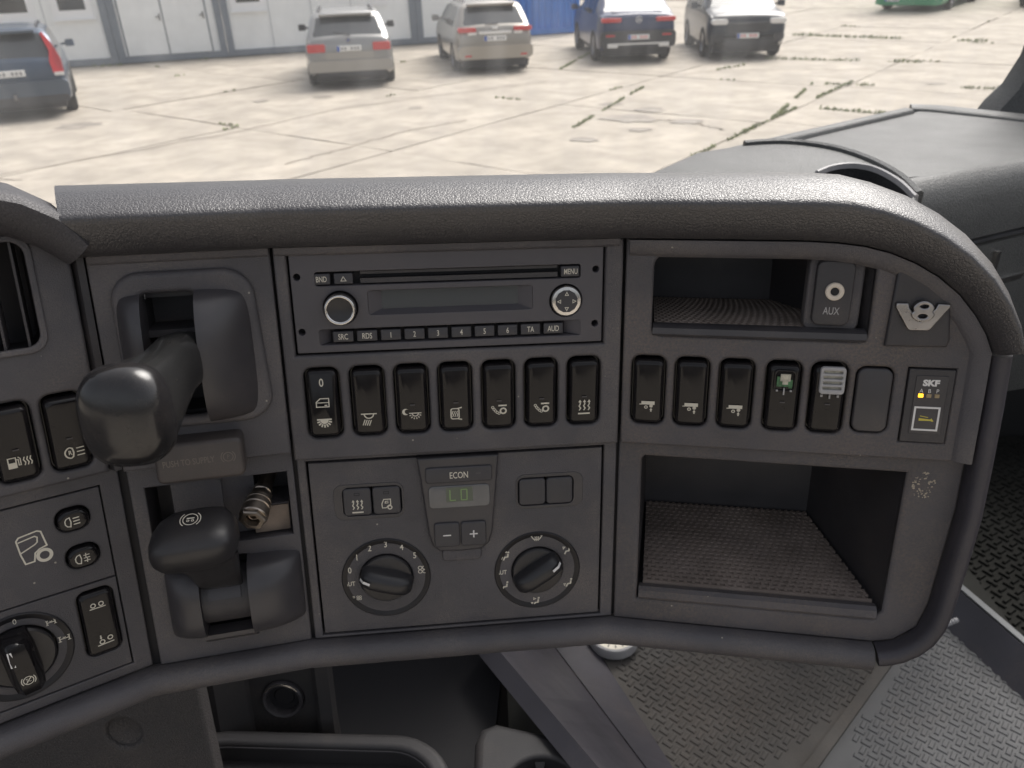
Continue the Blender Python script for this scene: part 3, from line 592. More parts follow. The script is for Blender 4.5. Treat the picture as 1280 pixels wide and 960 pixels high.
vv = [(-14.2, 5.4), (-8.0, 5.6), (-7.2, 3), (-.6, -4.8), (6.6, 3), (7.6, 5.6), (14, 5.4), (14, 3.4), (5.4, -9.2), (4, -10), (-5.2, -10.2), (-6.6, -9.4), (-14.4, 3)]
obj('letter_v', plate(vv, [], 2.8, .7, 3, 5.2), 'emblem', t)
obj('numeral_8', plate([(6.5 * math.cos(a) * (1 if math.sin(a) < 0 else .92) * (1 - .16 * math.exp(-(math.sin(a)) ** 2 * 30)), 1.2 + 6.2 * math.sin(a)) for a in [2 * math.pi * k / 40 for k in range(40)]],
    [[(.2 + 2.1 * math.cos(a), 4.1 + 1.0 * math.sin(a)) for a in [2 * math.pi * k / 20 for k in range(20)]], [(2.3 * math.cos(a), -1.5 + 1.15 * math.sin(a)) for a in [2 * math.pi * k / 20 for k in range(20)]]], 3.6, .8, 3, 6.6), 'emblem', t)
t = thing('lubrication_module', 'black SKF lubrication control module with a lit amber lamp', 'control module', FD.at(178.8, -62.6, 0))
obj('housing', plate(rect(-12.4, 12.4, -22.6, 22.6), [], 8, .6, 2, .6), 'dark', t)
obj('label_plate', plate(rrect(17.6, 36, .8, .4, 1), [], .5, .2, 1, 1.0), 'smooth', t)
obj('maker_name', sym([('t', 'SKF', 0, 0, 5.0, 1.12, .28)]), 'white', t, (0, 14.4, 1.1))
obj('lamp_letters', sym([('t', ch, -4.7 + 4.4 * k, 0, 3.4, .9) for k, ch in enumerate('ABP')]), 'white', t, (0, 9.6, 1.1))
for k, m in enumerate(('amber', 'ledoff', 'ledoff')):
    obj('lamp', pad(2.7, 2.3, .4, .6, .2, 2), m, t, (-4.7 + 4.4 * k, 6.8, .9))
obj('push_frame', plate(rect(-7.2, 7.2, -15, 0), [rect(-6.1, 6.1, -13.9, -1.1)], .5, .1, 1, 1.4), 'white', t)
obj('grease_symbol', sym([('p', [(-4, -8.4), (-4, -6.8), (2.4, -7.4), (2.8, -6.6), (4.2, -8.4), (3.6, -8.8), (2.4, -8.3)]), ('l', [(-3.6, -5.4), (1, -6.2)], .4)]), 'yellow', t, (.2, -.4, 1.15))

# ------------------------------------------------------------------ levers and brake hardware (face B)
def lobe(x0, x1, y0, y1, h, inner, zb=-16, p=2.25, nx=14, ny=22, q=2.4):
    """half of a rounded housing: rounded along y and toward the outer side, cut straight at the inner side"""
    V, Fc = [], []
    for i in range(nx + 1):
        t = i / nx; x = x0 + (x1 - x0) * t; u = t if inner < 0 else 1 - t       # u = 0 at the inner cut
        e = max(0, 1 - u ** q) ** (1 / q)
        for j in range(ny + 1):
            v = -1 + 2 * j / ny; yy = (y0 + y1) / 2 + (y1 - y0) / 2 * math.copysign(abs(v) ** .8, v) * (1 - .10 * u ** 4)
            f = max(0, 1 - abs(v) ** p) ** (1 / p); V.append((x, yy, -2 + (h + 2) * f * e))
    n = ny + 1
    for i in range(nx):
        for j in range(ny): Fc.append((i * n + j, (i + 1) * n + j, (i + 1) * n + j + 1, i * n + j + 1))
    row = range(n) if inner < 0 else range(nx * n, nx * n + n); bb = len(V)
    for j in row: V.append((V[j][0], V[j][1], zb))
    row = list(row)
    for j in range(ny): Fc.append((row[j], row[j + 1], bb + j + 1, bb + j))
    return fixn(mk(V, Fc, 40))
def tube(secs, n=20, p=3.0, smooth=60):
    """secs: (centre, right, up, half width, half height, squareness)"""
    out = []
    for c, rt, up, w, h, pw in secs:
        c, rt, up = Vector(c), Vector(rt).normalized(), Vector(up).normalized(); l = []
        for k in range(n):
            a = 2 * math.pi * k / n; ca, sa = math.cos(a), math.sin(a)
            l.append(c + rt * w * math.copysign(abs(ca) ** (2 / pw), ca) + up * h * math.copysign(abs(sa) ** (2 / pw), sa))
        out.append(l)
    return loftm(out, smooth=smooth)
t = thing('brake_lever', 'big worn black lever with rounded glossy knob in upper gate', 'lever', FB.at(-48, -22, 0))
obj('gate_frame', plate([(x * (1 - .0016 * (y - 48)) if x > 0 else x, y) for x, y in rrect(74, 91, 16, -1, .5, 7)], [rrect(30, 72, 5, -9, -2)], 4, 3.4, 5, 4), 'plastic', t)
obj('housing', lobe(-37, -22.5, -41, 36, 17, +1, -8, q=1.9), 'smooth', t)
obj('housing', lobe(5.5, 35, -43, 36.5, 25, -1, -8, q=1.55), 'smooth', t)
obj('slot_back', mk(*merge(box(-26, 8, -42, 40, -34, -30), box(-22, 5, 30, 34, -30, -8), box(-22, 5, -42, -38, -30, -8), box(-26, -22.6, -36, 29, -30, 2), box(5.6, 9, -37, 29, -30, 4), box(-23, 6, 8, 12, -26, -4)), 20), 'dark', t)
st = Vector((3, -4, -10)); kn_ = Vector((-24, -4, 84))
ax = Vector((-.26, .02, .95)).normalized(); rt = Vector((.95, .05, .26)); up = Vector((-.04, 1, -.02))
secs = []
for f, w, h, pw, dx, dy in ((0, 10, 12, 3, 0, 0), (.22, 12, 15, 3, 0, 2), (.36, 13, 16.5, 2.8, 0, 2), (.48, 13, 17, 2.7, 0, 0), (.58, 13.6, 18, 2.6, 0, -3), (.68, 15.2, 20.5, 2.6, -1, -5.5), (.79, 18.2, 23, 2.6, -2.5, -7.6), (.90, 20.3, 24.6, 2.7, -3, -8.5)):
    secs.append((st + ax * 92 * f + Vector((dx, dy, 0)), rt, up, w, h, pw))
obj('stem', tube(secs, 28), 'lever', t)
base = st + ax * 92 * .90 + Vector((-3, -8.5, 0))
secs = [(base + ax * d, rt, up, w, h, 2.7) for d, w, h in ((0, 20.6, 24.8), (.6, 21.3, 25.4), (2.5, 21.5, 25.6), (8, 21.2, 25.2), (12.5, 19.8, 23.6), (15.6, 17, 20.4), (17.4, 13, 15.6), (18.4, 8, 9.6), (18.8, 3, 3.6))]
obj('knob', tube(secs, 36), mat('knob_gloss', (.018, .017, .018), .22, coat=.2, var=.3, vscale=30, dust=.12, dscale=40), t)
t = thing('supply_button', 'worn dusty push button block lettered PUSH TO SUPPLY', 'push button', FB.at(-51, -84.5, 0))
obj('block', pad(48.5, 24.6, 4.2, 15, 2.6, 4), mat('supply_block', (.062, .053, .051), .5, var=.2, vscale=25, bump=.2, bscale=900, dust=.35, dscale=18, dthr=.4), t)
obj('lettering', sym([('t', 'PUSH TO SUPPLY', 0, 0, 5.4, .68, .06)]), 'faded', t, (-6, .4, 15.15), (0, 0, rad(1)))
obj('symbol', sym(I['pbrake'], 1.0), 'faded', t, (15.6, 1.2, 15.15))
# recess with its brackets
rec = [(-87, -106), (-5, -106), (-5, -149.5), (-87, -149.5)]
dpart('valve_recess', loftm([[(x, y, z) for x, y in rec] for z in (-8, -40)], False, True, 30), 'dark', FB)
dpart('valve_bracket', mk(*merge(box(-74, -45, -133, -107, -38, -14), box(-45, -26, -149, -107, -38, -18), box(-26, -6, -149, -130, -38, -14)), 30), 'plastic', FB)
dpart('bracket_plate', mk(*merge(box(-28, -6.5, -148.5, -131, -14, -12.4)), 30), mat('rusty_plate', (.16, .125, .10), .6, var=.35, vscale=60, dust=.5, dscale=40), FB)
t = thing('air_coupling', 'worn metal quick coupling nozzle sticking out beside the brake handle', 'coupling', FB.at(-18, -117, -26))
axc = Vector((-.26, -.34, .90)).normalized(); t.matrix_world = t.matrix_world @ Matrix.Scale(.9, 4) @ Vector((0, 0, 1)).rotation_difference(axc).to_matrix().to_4x4()
obj('stem', lathe([(0, -8), (5.6, -8), (5.6, 10), (6.6, 11), (6.6, 15), (5.4, 16), (5.4, 22)], 28, 30), 'brass', t)
obj('nut', lathe([(5, 17), (8, 17), (8, 21), (5, 21)], 6, 20), 'brass', t)
obj('sleeve', lathe([(6, 21), (8.6, 21.6), (8.6, 24), (8.0, 24.4), (8.0, 25.4), (9.2, 26), (9.2, 29.4), (8.4, 30), (8.4, 31), (9.6, 31.6), (9.6, 37.5), (9.0, 38.4), (7, 38.6)], 36, 30), 'brass', t)
obj('hex_ring', lathe([(9.2, 38), (9.4, 40.6), (8.6, 41.6), (5.8, 41.6), (5.4, 40), (5.2, 32), (0, 32)], 6, 20), 'brass', t)
obj('bore', lathe([(5.0, 39.5), (5.0, 34), (3.4, 34), (3.4, 37.6), (2.2, 37.6), (2.2, 33), (0, 33)], 30, 30), 'brass', t)
t = thing('trailer_brake_handle', 'black trailer brake handle with circled trailer symbol on its top', 'lever', FB.at(-48, -186, -6))
obj('housing', lobe(-37, -15.5, -26, 24.5, 17, +1, -10, q=2.2), 'smooth', t)
obj('housing', lobe(13.5, 46.5, -26, 27, 22, -1, -10, q=2.1), 'smooth', t)
obj('lip', loftm([[(x, y, z) for y, z in ((-31, -1), (-30, 4), (-26, 8), (-23, 8), (-22, -2))] for x in (-17, -12, 0, 12, 15)], smooth=40), 'smooth', t)
cyl = [[(x, 18.5 * math.cos(a), -5 + 18.5 * math.sin(a)) for a in [2 * math.pi * k / 40 for k in range(40)]] for x in (-15.3, 13.3)]
obj('drum', loftm(cyl, smooth=30), 'dark', t)
obj('drum_plate', loftm([[(x, 19.3 * math.cos(a), -5 + 19.3 * math.sin(a)) for a in [rad(-8 + 5.5 * k) for k in range(16)]] + [(x, 17 * math.cos(a), -5 + 17 * math.sin(a)) for a in [rad(-8 + 5.5 * k) for k in range(15, -1, -1)]] for x in (-11, 8.2)], smooth=30), 'smooth', t)
hx = [((-2, 8, 4), (1, 0, 0), (0, .5, .85), 12, 9), ((-3, 20, 14), (1, .05, 0), (0, .2, 1), 13, 10), ((-4, 32, 21), (1, .05, .05), (0, .1, 1), 15, 11), ((-8, 43, 27), (1, .1, .1), (0, .3, .9), 20, 12)]
secs = [(c, r_, u_, w, h, 2.8) for c, r_, u_, w, h in hx]
obj('stem', tube(secs, 26), 'knob', t)
hb = Vector((-10, 58, 29))
secs = []
for d, w, h in ((-17, 5, 3), (-16, 13, 7.5), (-13, 19, 11), (-8, 22.5, 13), (0, 24.5, 14), (8, 24.5, 13.6), (14, 23, 12.4), (17.5, 19.5, 10), (19.5, 14, 6), (20, 5, 2)):
    secs.append((hb + Vector((-.10, -.30, .94)).normalized() * d, (1, .10, .12), (-.06, .93, .34), w, h, 3.0))
hd = obj('handle', tube(secs, 36), 'knob', t)
sy = obj('symbol', sym(I['tbrake'], .98), 'print', t)
zz = Vector((-.06, .93, .34)).normalized(); xx = Vector((1, .10, .12)); xx = (xx - zz * xx.dot(zz)).normalized(); yy = zz.cross(xx)
sy.matrix_local = Matrix.Translation((hb + zz * 14.35 + yy * 1 + xx * 0) * .001) @ Matrix((xx, yy, zz)).transposed().to_4x4()

# ------------------------------------------------------------------ face A : vent, light panel
t = thing('air_vent', 'black air outlet with upright slats beside the instrument hood', 'air vent', FA.at(-54, 17, 0))
obj('frame', plate(rrect(62, 62, 9), [rrect(55, 55, 7)], 2, 1, 3, 1.4), 'plastic', t)
obj('duct', loftm([[(x, y, z) for x, y in rrect(57, 57, 6)] for z in (0, -21)], False, True, 30), 'void', t)
for k in range(5): obj('slat', loftm([[(-22 + 11 * k + q, y, z) for q, z in ((-.6, -2), (.6, -2), (3.6, -16), (2.4, -16))] for y in (-28, 28)], smooth=20), 'dark', t)
t = thing('light_panel', 'flat switch panel with white truck outline and two oval buttons', 'control panel', FA.at(0, 0, -6.4))
obj('faceplate', plate(rect(-129, -12.6, -158, -99.4), [rrect(18, 15, 6.5, -28.6, -115), rrect(18, 15, 6.5, -27.2, -139.4)], 5, .6, 2, 0, 1), 'plastic', t)
obj('truck_outline', sym(I['truck'], 1.12), 'print', t, (-50.4, -125.6, .15))
t2 = thing('fog_lamp_button', 'oval black button with front fog lamp symbol above the rear fog one', 'switch', FA.at(-28.6, -115, -10))
b = obj('button', pad(16, 13, 5.6, 7, 2, 4), 'gloss', t2); obj('symbol', sym(I['fogf'], 1.25), 'print', b, (-.6, 0, 7.1))
t2 = thing('fog_lamp_button', 'oval black button with rear fog lamp symbol below the front fog one', 'switch', FA.at(-27.2, -139.4, -10))
b = obj('button', pad(16, 13, 5.6, 7, 2, 4), 'gloss', t2); obj('symbol', sym(I['fogr'], 1.25), 'print', b, (-.6, 0, 7.1))
t = thing('traction_console', 'lower switch panel holding the traction dial and axle rocker', 'control panel', FA.at(0, 0, -6.4))
obj('faceplate', plate(rect(-129, -12.6, -220.6, -158.9), [rrect(20, 45, 5.5, -25.6, -185.2), circ(19, 36, -68, -190)], 5, .6, 2, 0, 1.2), 'plastic', t)
rocker(FA, -25.6, 'black rocker with two axle symbols of small circles on lines', [('axle1', 0, 11.5, 1.1), ('axle2', .6, -12, 1.15)], -3, y=-185.2, led=False, z=-14)
t = thing('traction_dial', 'large black rotary dial with traction control symbol on its grip', 'dial', FA.at(-68, -190, -6.4))
dd = obj('dial_ring', lathe([(27.5, -1), (27.5, .6), (26.8, 1.0), (24, .2), (20, -1.8), (18.6, -3), (18.4, -5), (0, -5)], 56, 40), 'dial', t)
obj('scale_mark', sym([('t', '0', 0, 0, 4.6, .9)]), 'print', dd, (1, 23, .7)); obj('scale_mark', sym(I['shaft'], .8), 'print', dd, (18, 15.6, .8)); obj('scale_mark', sym(I['shaft'], .95), 'print', dd, (22.8, 2.4, .8))
kb = obj('rotary_knob', lathe([(18, -5), (18, 1), (17, 2.2), (0, 2.2)], 40, 30), 'knob', t, rot=(0, 0, rad(96)))
obj('grip', loftm([[(x, y, z) for y, z in ((-w, 1), (-w * .9, tp * .65), (-w * .5, tp), (w * .5, tp), (w * .9, tp * .65), (w, 1))] for x, w, tp in ((-18.4, 7, 11), (-16, 8, 15), (-8, 9, 17), (0, 9, 17), (8, 9, 17), (16, 8, 15), (18.4, 7, 11))], smooth=40), 'gloss', kb)
obj('pointer', mk([(5, 3, 17.2), (14, 2.8, 15.8), (14, 5.0, 15.2), (5, 5.4, 16.6)], [(0, 1, 2, 3)]), 'white', kb)
obj('symbol', sym(I['tc'], 1.1, rotd=-96), 'print', kb, (-6, 0, 17.3))

# ------------------------------------------------------------------ lower cab: knee panel, console, floor (metres, z measured from the eye)
I4 = Matrix.Identity(4)
def W(x, y, z): return EYE + Vector((x, y, z))
def wplace(o, loc, R=None): o.matrix_world = Matrix.Translation(W(*loc)) @ (R.to_4x4() if R else I4); return o
def extr(pts, thick, m_scale=1.0, bev=0):                 # polygon of 3-D points, extruded backwards along its normal
    P = [Vector(p) for p in pts]; n = (P[1] - P[0]).cross(P[2] - P[1]).normalized()
    k = len(P); V = [tuple(p) for p in P] + [tuple(p - n * thick) for p in P]
    return V, [tuple(range(k)), tuple(range(2 * k - 1, k - 1, -1))] + [(i, i + k, (i + 1) % k + k, (i + 1) % k) for i in range(k)]
def wthing(name, label, cat, loc, group=None, R=None):
    return thing(name, label, cat, Matrix.Translation(W(*loc)) @ (R.to_4x4() if R else I4), group, False)
FACING = Matrix.Rotation(rad(90), 3, 'X')                 # plate front (+z) turned toward the viewer (-y)
# knee panel
t = wthing('knee_panel', 'grained dark panel with a shallow round dimple under the light switches', 'panel', (-.33, .43, -.55), R=Matrix.Rotation(rad(78), 3, 'X')); t['_mm'] = 1
hole = circ(13.5, 24, 0, -2)
obj('panel', plate([(-400, -230), (76, -230), (66, 90), (-400, 90)], [hole], 14, 3, 4, 0, 4), 'knee', t)
obj('dimple', lathe([(14.5, -3), (10, -5), (0, -6)], 24, 60), 'knee', t, (0, -2, 0))
# socket panel
t = wthing('socket_panel', 'recessed console face with raised flanks around the power socket', 'panel', (-.240, .53, -.644), R=Matrix.Rotation(rad(78), 3, 'X') * 1.17); t['_mm'] = 1
obj('panel', plate([(-66, -110), (46, -110), (40, 70), (-66, 70)], [circ(17.5, 32)], 6, 1.5, 3, -6), 'console', t)
obj('flank', loftm([[(-62, y, 10), (-50, y, 12), (-30, y, -2), (-26, y, -8), (-62, y, -8)] for y in (-120, 72)], smooth=20), 'console', t)
obj('flank', loftm([[(26, y, -8), (28, y, -1), (32, y, 2), (42, y, 0), (44, y, -8)] for y in (-120, 72)], smooth=20), 'console', t)
t = wthing('power_socket', 'round black power socket with thin chrome arc in console face', 'socket', (-.240, .53, -.644), R=Matrix.Rotation(rad(78), 3, 'X') * 1.17); t['_mm'] = 1
obj('ring', lathe([(17.5, -10), (17.5, -3), (16.2, -1.6), (14.2, -2.2), (13.6, -5), (13.6, -16)], 40, 35), 'smooth', t)
obj('socket_cap', lathe([(13.6, -9), (9, -9), (8, -8), (0, -8)], 32, 30), 'void', t)
obj('chrome_arc', loftm([[((r) * math.cos(a), (r) * math.sin(a), z) for r, z in ((16.0, -1.4), (17.2, -1.6), (17.2, -2.6), (16.0, -2.6))] for a in [rad(35 + 11 * k) for k in range(11)]], smooth=40), 'chrome', t)
# open tray in front of the socket
t = wthing('console_tray', 'shallow storage tray with thick rounded rim below the power socket', 'tray', (-.21, .40, -.66), R=Matrix.Rotation(rad(-4), 3, 'Z')); t['_mm'] = 1
obj('rim', plate(rrect(290, 220, 62, -5, 0, 9), [rrect(258, 186, 48, -5, 0, 9)], 40, 7, 5, 0, 5), 'console', t)
obj('tray_floor', plate(rrect(262, 190, 50, -5, 0, 9), [], 4, 1, 2, -26), 'console', t)
obj('inner_line', plate(rrect(262, 190, 49, -5, 0, 9), [rrect(256, 184, 47, -5, 0, 9)], 2, .5, 2, -5), 'dark', t)
# console body with cup holder
t = wthing('cup_holder', 'dark moulded console end with a round cup recess beside the tunnel', 'cup holder', (0.012, .470, -.685)); t['_mm'] = 1
cup = circ(36, 40, 2, -16)
obj('top', plate([(-62, -200), (110, -200), (62, -40), (46, 16), (34, 40), (-40, 62), (-56, 56), (-62, 40)], [cup], 60, 9, 5, 0, 4), 'console', t)
obj('cup', lathe([(37, -4), (35, -40), (31, -70), (28, -72), (0, -72)], 40, 30), 'dark', t, (2, -16, 0))
for a in (90, 210, 330): obj('grip_rib', loftm([[(35 * math.cos(rad(a)) + w * math.cos(rad(a + 90)), 35 * math.sin(rad(a)) + w * math.sin(rad(a + 90)), z) for w, z in ((-5, -6), (5, -6), (3, -60), (-3, -60))], [(29 * math.cos(rad(a)) + w * math.cos(rad(a + 90)), 29 * math.sin(rad(a)) + w * math.sin(rad(a + 90)), z) for w, z in ((-3, -14), (3, -14), (2, -60), (-2, -60))]], smooth=20), 'console', t, (2, -16, 0))
# bulkhead behind console, blackened to paint in the cavity's shade
o = obj('bulkhead', mk(*merge(extr([(-.62, .66, -.98), (-.02, .66, -.98), (-.02, .66, -.40), (-.62, .66, -.40)], .02), extr([(-.62, .3, -.76), (-.06, .3, -.76), (-.02, .66, -.72), (-.62, .66, -.72)], .02)), scale=1), 'void'); wplace(o, (0, 0, 0)); tag(o, 'moulded bulkhead blackened for cavity shade behind the console under the dashboard', 'bulkhead')
# engine tunnel side and its metal strip
A0, A1 = Vector((-.05, .60, -.60)), Vector((.085, .40, -.60)); B0, B1 = Vector((.058, .86, -.915)), Vector((.185, .535, -.915))
tn = wthing('engine_tunnel', 'smooth purplish grey tunnel side sloping down to the floor mat', 'tunnel cover', (0, 0, 0))
A0 = Vector((-.040, .63, -.665)); A1 = Vector((.108, .40, -.665)); B0 = Vector((.045, .83, -.90)); B1 = Vector((.19, .545, -.90)); F0 = Vector((.10, .90, -.947)); F1 = Vector((.225, .575, -.947))
def strip(a0, a1, b0, b1, th, k=8):
    V, Fc = [], []
    nrm = (a1 - a0).cross(b0 - a0).normalized()
    if nrm.z < 0: nrm = -nrm
    for off in (0, -th):
        for i in range(k + 1): V += [tuple(a0.lerp(a1, i / k) + nrm * off), tuple(b0.lerp(b1, i / k) + nrm * off)]
    n = 2 * (k + 1)
    for i in range(k):
        q = 2 * i; Fc += [(q, q + 1, q + 3, q + 2), (n + q, n + q + 2, n + q + 3, n + q + 1), (q + 1, n + q + 1, n + q + 3, q + 3), (q, q + 2, n + q + 2, n + q)]
    Fc += [(0, n, n + 1, 1), (2 * k, 2 * k + 1, n + 2 * k + 1, n + 2 * k)]
    return fixn(mk(V, Fc, scale=1))
obj('side', strip(A0, A1, B0, B1, .02), 'tunnel', tn)
obj('edge_strip', strip(B0 + Vector((.004, .002, -.006)), B1 + Vector((.004, .002, -.006)), F0, F1, .01), 'tunnel', tn)
# floor mats with raised tread
def tread(region, ang, pitch, h, hw, hl, z, ox=0, oy=0):
    """basket weave of raised bars inside a convex polygon"""
    V, Fc = [], []; c, s = math.cos(rad(ang)), math.sin(rad(ang))
    def inside(x, y):
        k = len(region)
        return all((region[(i + 1) % k][0] - region[i][0]) * (y - region[i][1]) - (region[(i + 1) % k][1] - region[i][1]) * (x - region[i][0]) > .006 for i in range(k))
    cx = sum(p[0] for p in region) / len(region); cy = sum(p[1] for p in region) / len(region); N = 75
    for i in range(-N, N):
        for j in range(-N, N):
            u, v = i * pitch, j * pitch; x, y = cx + u * c - v * s, cy + u * s + v * c
            if not inside(x, y): continue
            aa = rad(ang) + (0 if (i + j) % 2 else math.pi / 2); ca, sa = math.cos(aa), math.sin(aa); b = len(V)
            for k, zz in ((1, 0), (.62, h)):
                for du, dv in ((-1, -1), (1, -1), (1, 1), (-1, 1)):
                    a_, b_ = du * (hl - (1 - k) * hw), dv * hw * k; V.append((x + a_ * ca - b_ * sa, y + a_ * sa + b_ * ca, z + zz))
            for f in ((4, 5, 6, 7), (0, 1, 5, 4), (1, 2, 6, 5), (2, 3, 7, 6), (3, 0, 4, 7)): Fc.append(tuple(b + q for q in f))
    return mk(V, Fc, scale=1)
R1 = [(.225, .55), (.36, .635), (.80, 1.055), (.55, 1.2), (.03, 1.12)]
R2 = [(.36, .55), (.78, .55), (.755, .75), (.715, .965), (.367, .632)]
floor = obj('cab_floor', mk(*merge(box(-.8, .78, -.2, 1.7, -1.0, -.958), box(.78, 1.9, -.2, 2.2, -1.22, -1.18)), scale=1), 'mat_dark'); wplace(floor, (0, 0, 0)); floor['kind'] = 'structure'
t = wthing('floor_mat', 'dusty brown rubber floor mat with basket weave tread beside the tunnel', 'floor mat', (0, 0, 0))
obj('sheet', mk(*extr([(x, y, -.95) for x, y in R1], .007), scale=1), 'mat_brown', t)
q = obj('tread', tread(R1, 48, .0135, .0016, .0036, .0072, -.95), 'mat_brown', t); q['kind'] = 'stuff'
obj('edge_bead', strip(Vector((.352, .636, -.944)), Vector((.79, 1.056, -.944)), Vector((.362, .626, -.944)), Vector((.80, 1.046, -.944)), .006), 'mat_brown', t)
t = wthing('floor_mat', 'lighter grey rubber floor mat with raised tread along the door sill', 'floor mat', (0, 0, 0))
obj('sheet', mk(*extr([(x, y, -.951) for x, y in R2], .006), scale=1), 'mat_grey', t)
q = obj('tread', tread(R2, 48, .0135, .0015, .0036, .0072, -.951), 'mat_grey', t); q['kind'] = 'stuff'
t = wthing('floor_mat', 'black treaded mat lying in the deep passenger footwell', 'floor mat', (0, 0, 0))
obj('sheet', mk(*box(.80, 1.5, .5, 1.74, -1.185, -1.172), scale=1), 'mat_dark', t)
q = obj('tread', tread([(.80, .5), (1.5, .5), (1.5, 1.74), (.80, 1.74)], 30, .022, .005, .004, .011, -1.172), 'mat_dark', t); q['kind'] = 'stuff'
# sill rail between the floor levels
t = wthing('floor_rail', 'painted floor rail with bright metal edge beside the passenger footwell', 'rail', (0, 0, 0))
a, b = Vector((.665, 1.02, -.905)), Vector((.79, .60, -.905))
obj('rail', strip(a, b, a + Vector((-.035, -.012, -.048)), b + Vector((-.035, -.012, -.048)), .012), 'tunnel', t)
obj('metal_edge', strip(a + Vector((.012, .003, .003)), b + Vector((.012, .003, .003)), a + Vector((.004, .001, .001)), b + Vector((.004, .001, .001)), .004), mat('rail_edge', (.16, .165, .17), .5), t)
obj('footwell_wall', strip(a + Vector((.013, .003, -.002)), b + Vector((.013, .003, -.002)), a + Vector((.06, .02, -.28)), b + Vector((.06, .02, -.28)), .01), 'mat_dark', t)
t = wthing('bolt', 'small pale threaded bolt end beside the dashboard corner', 'bolt', tuple((RW @ ray(1186, 779)) * (-.885 / (RW @ ray(1186, 779)).z)), R=Matrix.Rotation(rad(60), 3, 'Y')); t['_mm'] = 1
obj('thread', lathe([(0, -20), (4, -20)] + [p for k in range(8) for p in ((4.4, -18 + 4 * k), (3.6, -16 + 4 * k))] + [(3.2, 14), (0, 14.5)], 16, 20), 'clip', t)
# round gauge on the mat
t = wthing('pressure_gauge', 'small round white faced gauge lying on the floor mat', 'gauge', (.144, .874, -.948), R=Matrix.Rotation(rad(12), 3, 'Z')); t['_mm'] = 1
obj('case', lathe([(0, 0), (36, 0), (39, 3), (39, 16), (37.5, 19), (34, 20), (34, 17)], 44, 35), 'clip', t)
obj('face', lathe([(34.5, 17), (0, 17)], 40), 'glassface', t)
obj('needle', sym([('l', [(-18, -10), (12, 2)], 2), ('d', 0, -3, 3)]), 'void', t, (0, 0, 17.4))
obj('scale_marks', sym([('l', [(24 * math.cos(rad(q)), 24 * math.sin(rad(q))), (29 * math.cos(rad(q)), 29 * math.sin(rad(q)))], 1.8) for q in range(-150, 200, 24)]), 'void', t, (0, 0, 17.3))

# ------------------------------------------------------------------ passenger side dashboard, windscreen and pillar
def at(px, py, z):                       # where the sight line through a photo pixel meets the level z
    d = RW @ ray(px, py); return d * (z / d.z)
SH = -.26
def crom(P, k=6):                        # smooth curve through points
    out = []
    for i in range(len(P) - 1):
        p0, p1, p2, p3 = P[max(0, i - 1)], P[i], P[i + 1], P[min(len(P) - 1, i + 2)]
        for q in range(k):
            u = q / k; out.append(.5 * ((2 * p1) + (p2 - p0) * u + (2 * p0 - 5 * p1 + 4 * p2 - p3) * u * u + (3 * p1 - p0 - 3 * p2 + p3) * u ** 3))
    return out + [P[-1]]
pd = wthing('passenger_dash', 'light grey passenger side dashboard shelf with a raised back rim', 'dashboard', (0, 0, 0))
bk0, bk1 = at(800, 214, SH), at(1145, 137, SH); r1 = at(1420, 172, SH); fr1 = at(1420, 172, SH) * .80; fr0 = at(1150, 220, SH)
shelf = [at(845, 214, SH), at(1090, 226, SH), at(1165, 219, SH), at(1290, 197, SH), at(1400, 186, SH), at(1400, 158, SH), at(1150, 139, SH)]
obj('shelf', mk(*extr([tuple(p) for p in shelf], .02), scale=1), 'shelf', pd)
def lip(pts, prof, m, name, parent, smooth=45, closed=False):
    secs = []
    for i, p in enumerate(pts):
        T = (pts[min(len(pts) - 1, i + 1)] - pts[max(0, i - 1)]); T.z = 0; T.normalize(); N = Vector((-T.y, T.x, 0))
        secs.append([p + N * u + Vector((0, 0, w)) for u, w in prof])
    return obj(name, loftm(secs, True, True, smooth, True, 1.0), m, parent)
lip([at(845, 213, SH - .02), at(868, 207, SH - .012), at(900, 199, SH - .004), at(1000, 175, SH), at(1142, 142, SH)], [(-.004, -.01), (0, .004), (.004, .007), (.016, .008), (.020, .005), (.022, -.05)], 'shelf', 'back_rim', pd)
lip([at(1140, 139, SH), at(1160, 139.5, SH), at(1220, 146, SH), at(1400, 166, SH)], [(-.002, -.01), (.002, .002), (.008, .005), (.03, .006), (.05, .004), (.05, -.05)], 'shelf', 'side_rim', pd)
FRT = [at(1060, 224, SH), at(1110, 228, SH), at(1165, 219, SH), at(1220, 208, SH), at(1290, 196, SH), at(1400, 185, SH)]; FRT = crom(FRT, 5)
lip(FRT, [(.004, .0), (-.004, .003), (-.016, .0), (-.028, -.012), (-.036, -.03), (-.040, -.06), (-.042, -.080), (-.02, -.082), (.0, -.04)], 'shelf', 'front_roll', pd)
lip([p + Vector((0, 0, -.086)) for p in FRT], [(-.034, .003), (-.039, 0), (-.039, -.004), (-.034, -.006)], 'alu', 'trim_line', pd)
lip([p + Vector((0, 0, -.094)) for p in FRT], [(-.02, .0), (-.041, 0), (-.05, -.10), (-.03, -.26), (.02, -.26)], 'shelf', 'glovebox_front', pd)
gh = FRT[20] + Vector((-.02, -.045, -.135))
o = obj('glovebox_handle', mk(*merge(box(-.05, .05, -.012, .01, -.02, -.012), box(-.05, -.043, -.012, .01, -.02, .03)), scale=1), 'chrome', pd); o.location = gh; o.rotation_euler = (0, 0, rad(25))
o = obj('handle_recess', mk(*box(-.043, .05, -.004, .01, -.012, .03), scale=1), 'void', pd); o.location = gh; o.rotation_euler = (0, 0, rad(25))
obj('underside', mk(*extr([tuple(p + Vector((0, .02, -.36))) for p in (FRT[0], FRT[-1], FRT[-1] + Vector((0, .8, 0)), FRT[0] + Vector((0, .8, 0)))], .02), scale=1), 'mat_dark', pd)
